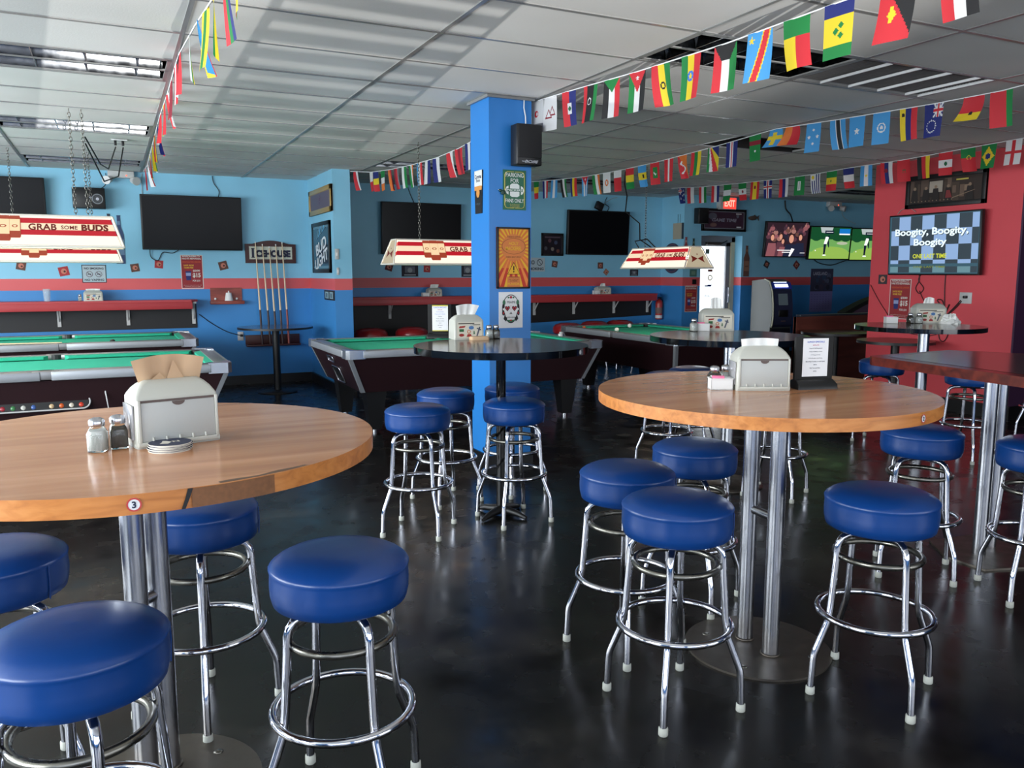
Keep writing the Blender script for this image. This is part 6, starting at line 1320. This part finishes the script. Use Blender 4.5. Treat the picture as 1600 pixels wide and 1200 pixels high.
def flag_color(spec, u, v):
    """u 0..1 left to right, v 0..1 top to bottom; spec: base then overlays, later ones win"""
    c = 'w'; A = 0.667
    for it in spec.split():
        k, *a = it.split(':')
        if k == 'V': n = len(a[0]); c = a[0][min(int(u * n), n - 1)]
        elif k == 'H': n = len(a[0]); c = a[0][min(int(v * n), n - 1)]
        elif k == 'VW':   # weighted vertical bands  col,width,...
            p = a[0].split(','); s_ = 0
            for q in range(0, len(p), 2):
                s_ += float(p[q + 1])
                if u <= s_ + 1e-6: c = p[q]; break
        elif k == 'HW':
            p = a[0].split(','); s_ = 0
            for q in range(0, len(p), 2):
                s_ += float(p[q + 1])
                if v <= s_ + 1e-6: c = p[q]; break
        else:
            col = a[0]; p = [float(q) for q in a[1].split(',')] if len(a) > 1 else []
            U = u * A
            if k == 'R' and p[0] <= u <= p[1] and p[2] <= v <= p[3]: c = col
            elif k == 'T' and v < p[0] * (1 - abs(2 * u - 1)): c = col            # triangle from the string
            elif k == 'C' and math.hypot(U - p[0] * A, v - p[1]) < p[2]: c = col
            elif k == 'O' and p[2] * 0.72 < math.hypot(U - p[0] * A, v - p[1]) < p[2]: c = col
            elif k == 'S' and star_in(U, v, p[0] * A, p[1], p[2]): c = col
            elif k == 'D' and v > p[0] + (p[1] - p[0]) * u and (len(p) < 4 or v < p[2] + (p[3] - p[2]) * u): c = col
            elif k == 'L' and abs(u - 0.5) / p[0] + abs(v - 0.5) / p[1] < 1: c = col
            elif k == 'Z' and v < p[0] and abs(u - 0.5) < 0.5 - (0.5 - p[1]) * (v / p[0]): c = col   # trapezoid
            elif k == 'X' and (abs(u - 0.5) < p[0] or abs(v - p[2]) < p[1]): c = col
            elif k == 'P':                                                        # ring of small stars
                for q in range(int(p[3])):
                    an = 2 * pi * q / p[3]
                    if math.hypot(U - p[0] * A - p[2] * cos(an), v - p[1] - p[2] * sin(an)) < 0.016: c = col
    return c
def flag(name_lb, X0, y, z, spec, nu=24, nv=36, wd=0.145, ht=0.215, curl=0.0, lean=0.0, yaw=0.0, fold=0.0, group=None):
    """local x runs along the string (world -Y), the flag hangs down in -Z"""
    g = MB(); vs = []
    ph = random.uniform(0, 6)
    for j in range(nv + 1):
        v = j / nv
        for i in range(nu + 1):
            u = i / nu
            xx = (u - 0.5) * wd * (1 - 0.10 * v * abs(curl)) + lean * v * v * ht
            yy = (0.010 * math.sin(3.0 * u + ph) + 0.020 * curl * math.sin(u * pi)) * (v ** 0.6) + 0.02 * v * v * curl + fold * v * ht * (u - 0.2)
            zz = -v * ht * (1 - 0.25 * abs(fold))
            vs.append((xx, yy, zz))
    faces = {}
    for j in range(nv):
        for i in range(nu):
            c = flag_color(spec, (i + 0.5) / nu, (j + 0.5) / nv)
            faces.setdefault(c, []).append((j * (nu + 1) + i, (j + 1) * (nu + 1) + i, (j + 1) * (nu + 1) + i + 1, j * (nu + 1) + i + 1))
    first_ = True
    for c, fs in faces.items():
        if FM[c] not in g.mats: g.mats.append(FM[c])
        k = g.mats.index(FM[c])
        if first_: g.v = vs; first_ = False
        for f in fs: g.f.append(f); g.mi.append(k); g.sm.append(True)
    return one(g, 'national_flag', name_lb, 'flag', (X0, y, z), SIDE + yaw, group)
def string(name_lb, pts, r=0.004):
    one(MB().tube(pts, r, M('bunting_tape', (222, 224, 224), 0.6), 5), 'bunting_string', name_lb, 'string')
def lerp(pts, y):
    for a, b in zip(pts, pts[1:]):
        lo, hi = min(a[1], b[1]), max(a[1], b[1])
        if lo - 1e-6 <= y <= hi + 1e-6:
            t_ = (y - a[1]) / (b[1] - a[1]); return (a[0] + (b[0] - a[0]) * t_, a[2] + (b[2] - a[2]) * t_)
    return (pts[-1][0], pts[-1][2])
S1 = [(2.87, 5.53, 2.745), (2.87, 5.0, 2.722), (2.87, 4.19, 2.679), (2.87, 3.42, 2.651), (2.87, 2.4, 2.646), (2.87, 1.2, 2.70)]
S1B = [(2.72, 10.09, 2.735), (2.87, 9.72, 2.692), (2.87, 9.0, 2.642), (2.87, 8.28, 2.609), (2.87, 7.55, 2.591), (2.87, 6.98, 2.605), (2.86, 6.4, 2.64), (2.83, 5.79, 2.70)]
S2 = [(5.25, 10.4, 2.75), (5.25, 9.51, 2.695), (5.25, 8.74, 2.659), (5.25, 8.03, 2.650), (5.25, 7.32, 2.658), (5.25, 6.37, 2.692), (5.25, 5.55, 2.735), (5.25, 4.88, 2.703), (5.25, 4.03, 2.673), (5.25, 3.54, 2.667), (5.25, 2.6, 2.72), (5.25, 2.2, 2.755)]
S3 = [(7.6, 10.15, 2.75), (7.6, 9.43, 2.706), (7.6, 8.61, 2.681), (7.6, 7.86, 2.663), (7.6, 7.36, 2.664), (7.6, 6.87, 2.680), (7.6, 6.15, 2.684), (7.6, 5.42, 2.708), (7.6, 4.0, 2.755)]
S4 = [(0.43, 1.2, 2.72), (0.43, 2.6, 2.56), (0.43, 3.6, 2.58), (0.43, 4.3, 2.66), (0.43, 5.3, 2.752), (0.43, 6.3, 2.735), (0.43, 7.3, 2.742), (0.43, 8.4, 2.71), (0.43, 9.9, 2.655), (0.43, 11.0, 2.71)]
for lb, p in (('white bunting string nearest the camera at upper right, running to the blue column', S1), ('white bunting string left of the blue column, ending at the pier', S1B), ('white bunting string crossing the middle of the right hand ceiling', S2), ('white bunting string passing in front of the red wall', S3), ('white bunting string following the ceiling bar at upper left', S4)): string(lb, p)
FS1 = [(5.455, 'V:w C:r:0.45,0.42,0.11 C:w:0.5,0.42,0.05 R:x:0,1,0.72,1', 'white and grey', 0.0), (5.265, 'SPEC nep', 'white, with two red triangles', 0.0), (5.003, 'V:rb R:w:0.36,0.68,0.33,0.66 C:d:0.52,0.5,0.07', 'red and navy, with a white box', 0.06),
       (4.721, 'VW:r,0.25,k,0.5,g,0.25 O:w:0.5,0.45,0.10 R:k:0.62,0.7,0.34,0.56', 'red, black and green, with a crescent', 0), (4.47, 'V:kwr T:g:0.36', 'black, white and red under a green triangle', 0), (4.193, 'V:gwk T:r:0.52 S:w:0.5,0.16,0.07', 'green, white and black under a red triangle', 0),
       (3.966, 'V:ryg C:k:0.5,0.5,0.09 C:y:0.5,0.5,0.05', 'red, yellow and green, with a dark crest', 0), (3.691, 'V:gyr C:a:0.5,0.48,0.12 S:y:0.5,0.48,0.09', 'green, yellow and red, with a blue disc', 0), (3.415, 'V:rwg Z:k:0.33,0.2', 'red, white and green under a black block', 0),
       (3.168, 'V:s D:y:0.1,1.25,0.42,1.55 D:r:0.17,1.3,0.36,1.48', 'sky blue, with a red diagonal and yellow star', 0), (2.934, 'V:yr R:g:0,1,0,0.36', 'yellow and red under a green band', 0), (2.690, 'HW:b,0.26,y,0.5,g,0.24 L:y:0.01,0.01', 'navy, yellow and green, with green diamonds', 0),
       (2.394, 'V:r', 'red and black, with a yellow bird shape', 0), (2.136, 'V:rwk', 'red, white and black, cut by the top photo edge', 0)]
# special cases that need an exact slope
_fc = flag_color
def flag_color(spec, u, v):
    if spec.startswith('SPEC'):
        k = spec[5:]; A = 0.667
        if k == 'drc':
            d_ = (u - (0.78 - 0.42 * v)) * A
            if abs(d_) < 0.075: return 'r'
            if abs(d_) < 0.105: return 'y'
            return 'y' if star_in(u * A, v, 0.12, 0.16, 0.085) else 's'
        if k == 'nep':
            for (a0, a1, b0) in ((0.30, 0.56, 0.30), (0.46, 0.72, 0.50)):
                for sc_, cc in ((0.72, 'w'), (1.0, 'm')):
                    q = (v - b0) / 0.34; w_ = 0.22 * (1 - abs(2 * q - 1)) if 0 < q < 1 else 0
            du, dv = (u - 0.5) * A, v - 0.46
            for (ou, ov) in ((-0.085, 0.03), (0.085, -0.04)):
                x_, y_ = du - ou, dv - ov
                h_ = (0.15 + y_) * 0.55
                if -0.15 < y_ < 0.15 and abs(x_) < h_: return 'w' if abs(x_) < h_ - 0.035 and y_ < 0.11 else 'm'
            return 'w'
        if k == 'png':
            if u > 0.12 + 0.95 * v: return 'y' if False else 'k'
            dx, dy = (u - 0.40) * A, v - 0.55
            return 'y' if (abs(dx) < 0.10 and abs(dy) < 0.05 + 0.05 * cos(dx * 30)) or (abs(dx + 0.01) < 0.03 and abs(dy) < 0.13) else 'r'
        if k == 'svg':
            if v < 0.26: return 'b'
            if v > 0.78: return 'g'
            for (cu, cv) in ((0.60, 0.42), (0.42, 0.52), (0.60, 0.60)):
                if abs(u - cu) * A + abs(v - cv) < 0.075: return 'g'
            return 'y'
        if k == 'cook':
            if u > 0.5 and v < 0.42:
                du, dv = abs(u - 0.75), abs(v - 0.21)
                if du < 0.05 or dv < 0.04: return 'r'
                if du < 0.08 or dv < 0.07: return 'w'
                if abs(du / 0.25 - dv / 0.21) < 0.22: return 'w'
                return 'b'
            for q in range(15):
                an = 2 * pi * q / 15
                if math.hypot((u - 0.45) * A - 0.18 * cos(an), v - 0.68 - 0.18 * sin(an)) < 0.022: return 'w'
            return 'b'
        if k == 'sey':
            if u < 0.12 + 0.10 * v: return 'g'
            if u < 0.18 + 0.32 * v: return 'w'
            if u < 0.25 + 0.72 * v: return 'r'
            return 'y' if u < 0.30 + 1.5 * v else 'b'
        if k == 'bhu': 
            c = 'o' if u > 0.1 + 0.85 * v else 'r'
            return 'w' if abs(u - 0.45 - 0.2 * math.sin(v * 14)) < 0.09 and 0.25 < v < 0.8 else c
        if k == 'fsm':
            for (cu, cv) in ((0.5, 0.24), (0.5, 0.72), (0.22, 0.48), (0.78, 0.48)):
                if star_in(u * A, v, cu * A, cv, 0.07): return 'w'
            return 's'
        if k == 'cub':
            if v < 0.5 * (1 - abs(2 * u - 1)): return 'w' if star_in(u * A, v, 0.5 * A, 0.16, 0.07) else 'r'
            return 'swsws'[min(int(u * 5), 4)]
        if k == 'uru':
            if v < 0.33 and u < 0.5: return 'y' if math.hypot((u - 0.25) * A, v - 0.16) < 0.09 else 'w'
            return 'wbwbwbwbw'[min(int(u * 9), 8)]
        if k == 'aus':
            if v < 0.4 and u < 0.5: return 'r' if abs(u - 0.25) < 0.05 or abs(v - 0.2) < 0.04 else 'w' if abs(u - 0.25) < 0.1 or abs(v - 0.2) < 0.08 else 'b'
            for (cu, cv) in ((0.25, 0.68), (0.75, 0.2), (0.75, 0.8), (0.85, 0.45), (0.6, 0.5)):
                if star_in(u * A, v, cu * A, cv, 0.075): return 'w'
            return 'b'
    return _fc(spec, u, v)
FS1[9] = (3.168, 'SPEC drc', FS1[9][2], 0); FS1[11] = (2.690, 'SPEC svg', FS1[11][2], 0); FS1[12] = (2.394, 'SPEC png', FS1[12][2], 0)
FS1B = [(10.0, 'V:rw', 'red and white'), (9.72, 'H:wr', 'white above red'), (9.535, 'H:byr', 'blue, yellow and red'), (9.26, 'H:gwo', 'green, white and orange'), (9.0, 'V:orm', 'orange and maroon'), (8.77, 'V:mrx', 'maroon and grey'), (8.506, 'V:wg', 'white and green'), (8.28, 'V:gwo', 'green, white and orange in upright bands'),
        (8.02, 'V:swr', 'sky blue, white and red'), (7.78, 'V:wb', 'white and blue'), (7.55, 'V:bw', 'navy and white'), (7.2, 'V:rw', 'red with a white side'), (6.98, 'V:rmr', 'deep red'), (6.735, 'V:bwb', 'navy, white, navy'), (6.47, 'V:w C:a:0.5,0.5,0.14', 'white with a blue emblem')]
FS2 = [(10.014, 'H:gyr', 'green, yellow and red, next to the column'), (9.758, 'V:bwr', 'blue, white and red'), (9.513, 'V:sws', 'pale blue and white'), (9.278, 'V:kwg', 'black, white and green'), (9.02, 'V:byr', 'blue, yellow and red'), (8.743, 'SPEC cub', 'blue stripes under a red triangle'), (8.493, 'V:gwo', 'green, white and orange'),
       (8.255, 'V:w C:o:0.5,0.5,0.16 C:w:0.5,0.5,0.08', 'white with a brown emblem'), (8.026, 'H:wrr', 'white above red'), (7.783, 'H:ryg', 'red, yellow and green in level bands'), (7.55, 'HW:s,0.33,y,0.34,s,0.33 C:k:0.5,0.5,0.09', 'sky blue with a yellow middle band'), (7.317, 'V:r R:g:0.25,0.75,0.22,0.72 C:w:0.5,0.47,0.10 C:g:0.55,0.43,0.09', 'red with a green centre and a crescent'),
       (7.072, 'VW:r,0.4,w,0.2,r,0.4', 'red with a white upright stripe'), (6.851, 'SPEC bhu', 'orange and red, with a pale dragon shape'), (6.629, 'V:rgy', 'red, green and yellow'), (6.372, 'SPEC sey', 'slanting coloured bands'), (6.111, 'VW:b,0.35,w,0.09,r,0.1,w,0.09,b,0.37', 'navy with a red and white stripe'),
       (5.808, 'V:g R:m:0,1,0.22,0.40 C:w:0.5,0.62,0.05', 'green with a maroon band'), (5.55, 'V:s R:y:0.3,0.6,0.2,0.9 R:y:0,1,0.4,0.6', 'blue and yellow, twisted'), (5.36, 'V:or', 'orange and red, small and curled'), (5.124, 'SPEC fsm', 'sky blue with four white stars'), (4.878, 'VW:s,0.33,w,0.05,k,0.24,w,0.05,s,0.33', 'sky blue with a black upright stripe'),
       (4.685, 'V:s S:w:0.5,0.5,0.12', 'sky blue with one white star'), (4.462, 'V:s O:w:0.5,0.48,0.16 C:w:0.5,0.48,0.06', 'sky blue with a round white emblem'), (4.231, 'V:ybr C:k:0.2,0.2,0.06', 'yellow, navy and red'), (4.025, 'SPEC cook', 'navy, with a ring of stars'), (3.73, 'HW:r,0.7,y,0.3 C:k:0.5,0.72,0.07', 'red and yellow, blown sideways'), (3.541, 'VW:r,0.72,g,0.28', 'red with a green side'), (3.30, 'V:wrw', 'white and red, at the right photo edge')]
FS3 = [(9.911, 'SPEC aus', 'navy, with white stars'), (9.703, 'V:rw', 'red and white'), (9.431, 'V:rwg', 'red, white and green'), (9.156, 'V:rwb', 'red, white and blue in upright bands'), (8.906, 'H:gwg', 'green, white and green'), (8.616, 'H:gwr C:m:0.5,0.5,0.09', 'green, white and red, with an emblem'), (8.375, 'VW:r,0.27,y,0.46,r,0.27 C:m:0.5,0.32,0.09', 'yellow between red sides'),
       (8.143, 'V:b X:w:0.15,0.09,0.38 X:r:0.07,0.045,0.38', 'navy, with a red and white cross'), (7.865, 'V:rbw', 'red, navy and white'), (7.601, 'V:g R:w:0.36,0.62,0.25,0.75 R:g:0.45,0.52,0.3,0.7', 'green, with white script'), (7.358, 'SPEC uru', 'white, with navy stripes'), (7.108, 'H:gyr S:g:0.5,0.5,0.08', 'green, yellow and red in level bands'), (6.869, 'H:bwr', 'navy, white and red in level bands'),
       (6.622, 'V:sws C:y:0.5,0.5,0.06', 'sky blue and white'), (6.362, 'V:rbw C:m:0.45,0.4,0.10', 'red, navy and white, with a crest'), (6.147, 'V:r S:d:0.5,0.5,0.10 S:r:0.5,0.5,0.055', 'plain red, with a faint star'), (5.912, 'V:kry', 'black, red and yellow'), (5.66, 'H:rwr C:d:0.5,0.5,0.09', 'red, white and red'), (5.421, 'HW:g,0.4,r,0.6 O:y:0.5,0.4,0.10', 'green above red'),
       (5.206, 'V:g L:y:0.42,0.40 C:b:0.5,0.5,0.12', 'green with a yellow diamond'), (4.965, 'V:w X:r:0.10,0.07,0.5', 'white with a red cross')]
FS4 = [(2.05, 'V:rw', 'red and white'), (2.35, 'V:rrw', 'red and white with a broad red side'), (2.65, 'V:rg', 'red and green'), (2.95, 'V:gry', 'green, red and yellow'), (3.25, 'V:rgb', 'red, green and blue'), (3.55, 'V:yg', 'yellow and green'), (3.85, 'V:ygy', 'yellow, green and yellow'), (4.2, 'V:yrs', 'yellow, red and sky blue'), (4.6, 'V:ygw', 'yellow, green and white'),
       (5.2, 'V:wr', 'white and red, curled at the bar'), (5.55, 'V:rwr', 'red, white and red'), (5.95, 'V:rm', 'red and maroon'), (6.35, 'V:rw', 'red and white, narrow'), (6.75, 'V:yr', 'yellow and red'), (7.2, 'V:wr', 'white with a red side'), (7.7, 'V:rb', 'red and blue'), (8.2, 'V:byr', 'blue, yellow and red'), (8.7, 'V:wgy', 'white, green and yellow'), (9.2, 'V:ygr', 'yellow, green and red'), (9.8, 'V:wr', 'white and red, near the back wall'), (10.4, 'V:rwr', 'red and white, last before the back wall')]
random.seed(21)
for k, (y, sp, nm, yw) in enumerate(FS1):
    x, z = lerp(S1, y); flag('flag on the nearest string: ' + nm, x, y, z, sp, 30, 44, 0.150, 0.228, random.uniform(-0.5, 0.9), random.uniform(-0.12, 0.16), 0.10 + yw, 0, 'flags on the nearest string')
for y, sp, nm in FS1B:
    x, z = lerp(S1B, y); flag('flag left of the column: ' + nm, x, y, z, sp, 12, 20, 0.15, 0.225, random.uniform(-0.6, 1.2), random.uniform(-0.1, 0.2), random.uniform(-0.05, 0.1), 0, 'flags on the string left of the column')
for y, sp, nm in FS2:
    x, z = lerp(S2, y); near = y < 6.6
    fo = 0.9 if 'twisted' in nm or 'sideways' in nm or 'curled' in nm else 0
    flag('flag on the middle string: ' + nm, x, y, z, sp, 24 if near else 15, 36 if near else 24, 0.145, 0.228 if not fo else 0.16, random.uniform(-0.5, 1.0), random.uniform(-0.10, 0.16) if not fo else -0.5, 0.05, fo * 0.5, 'flags on the middle string')
for y, sp, nm in FS3:
    x, z = lerp(S3, y); flag('flag on the string before the red wall: ' + nm, x, y, z, sp, 18, 27, 0.148, 0.225, random.uniform(-0.5, 0.9), random.uniform(-0.08, 0.12), 0.05, 0, 'flags on the string before the red wall')
for y, sp, nm in FS4:
    x, z = lerp(S4, y); flag('flag on the upper left string: ' + nm, x, y, z, sp, 12, 18, 0.135, 0.24, random.uniform(-1.2, 1.8), random.uniform(-0.30, 0.25), random.uniform(-0.14, 0.12), random.uniform(-0.1, 0.15), 'flags on the upper left string')
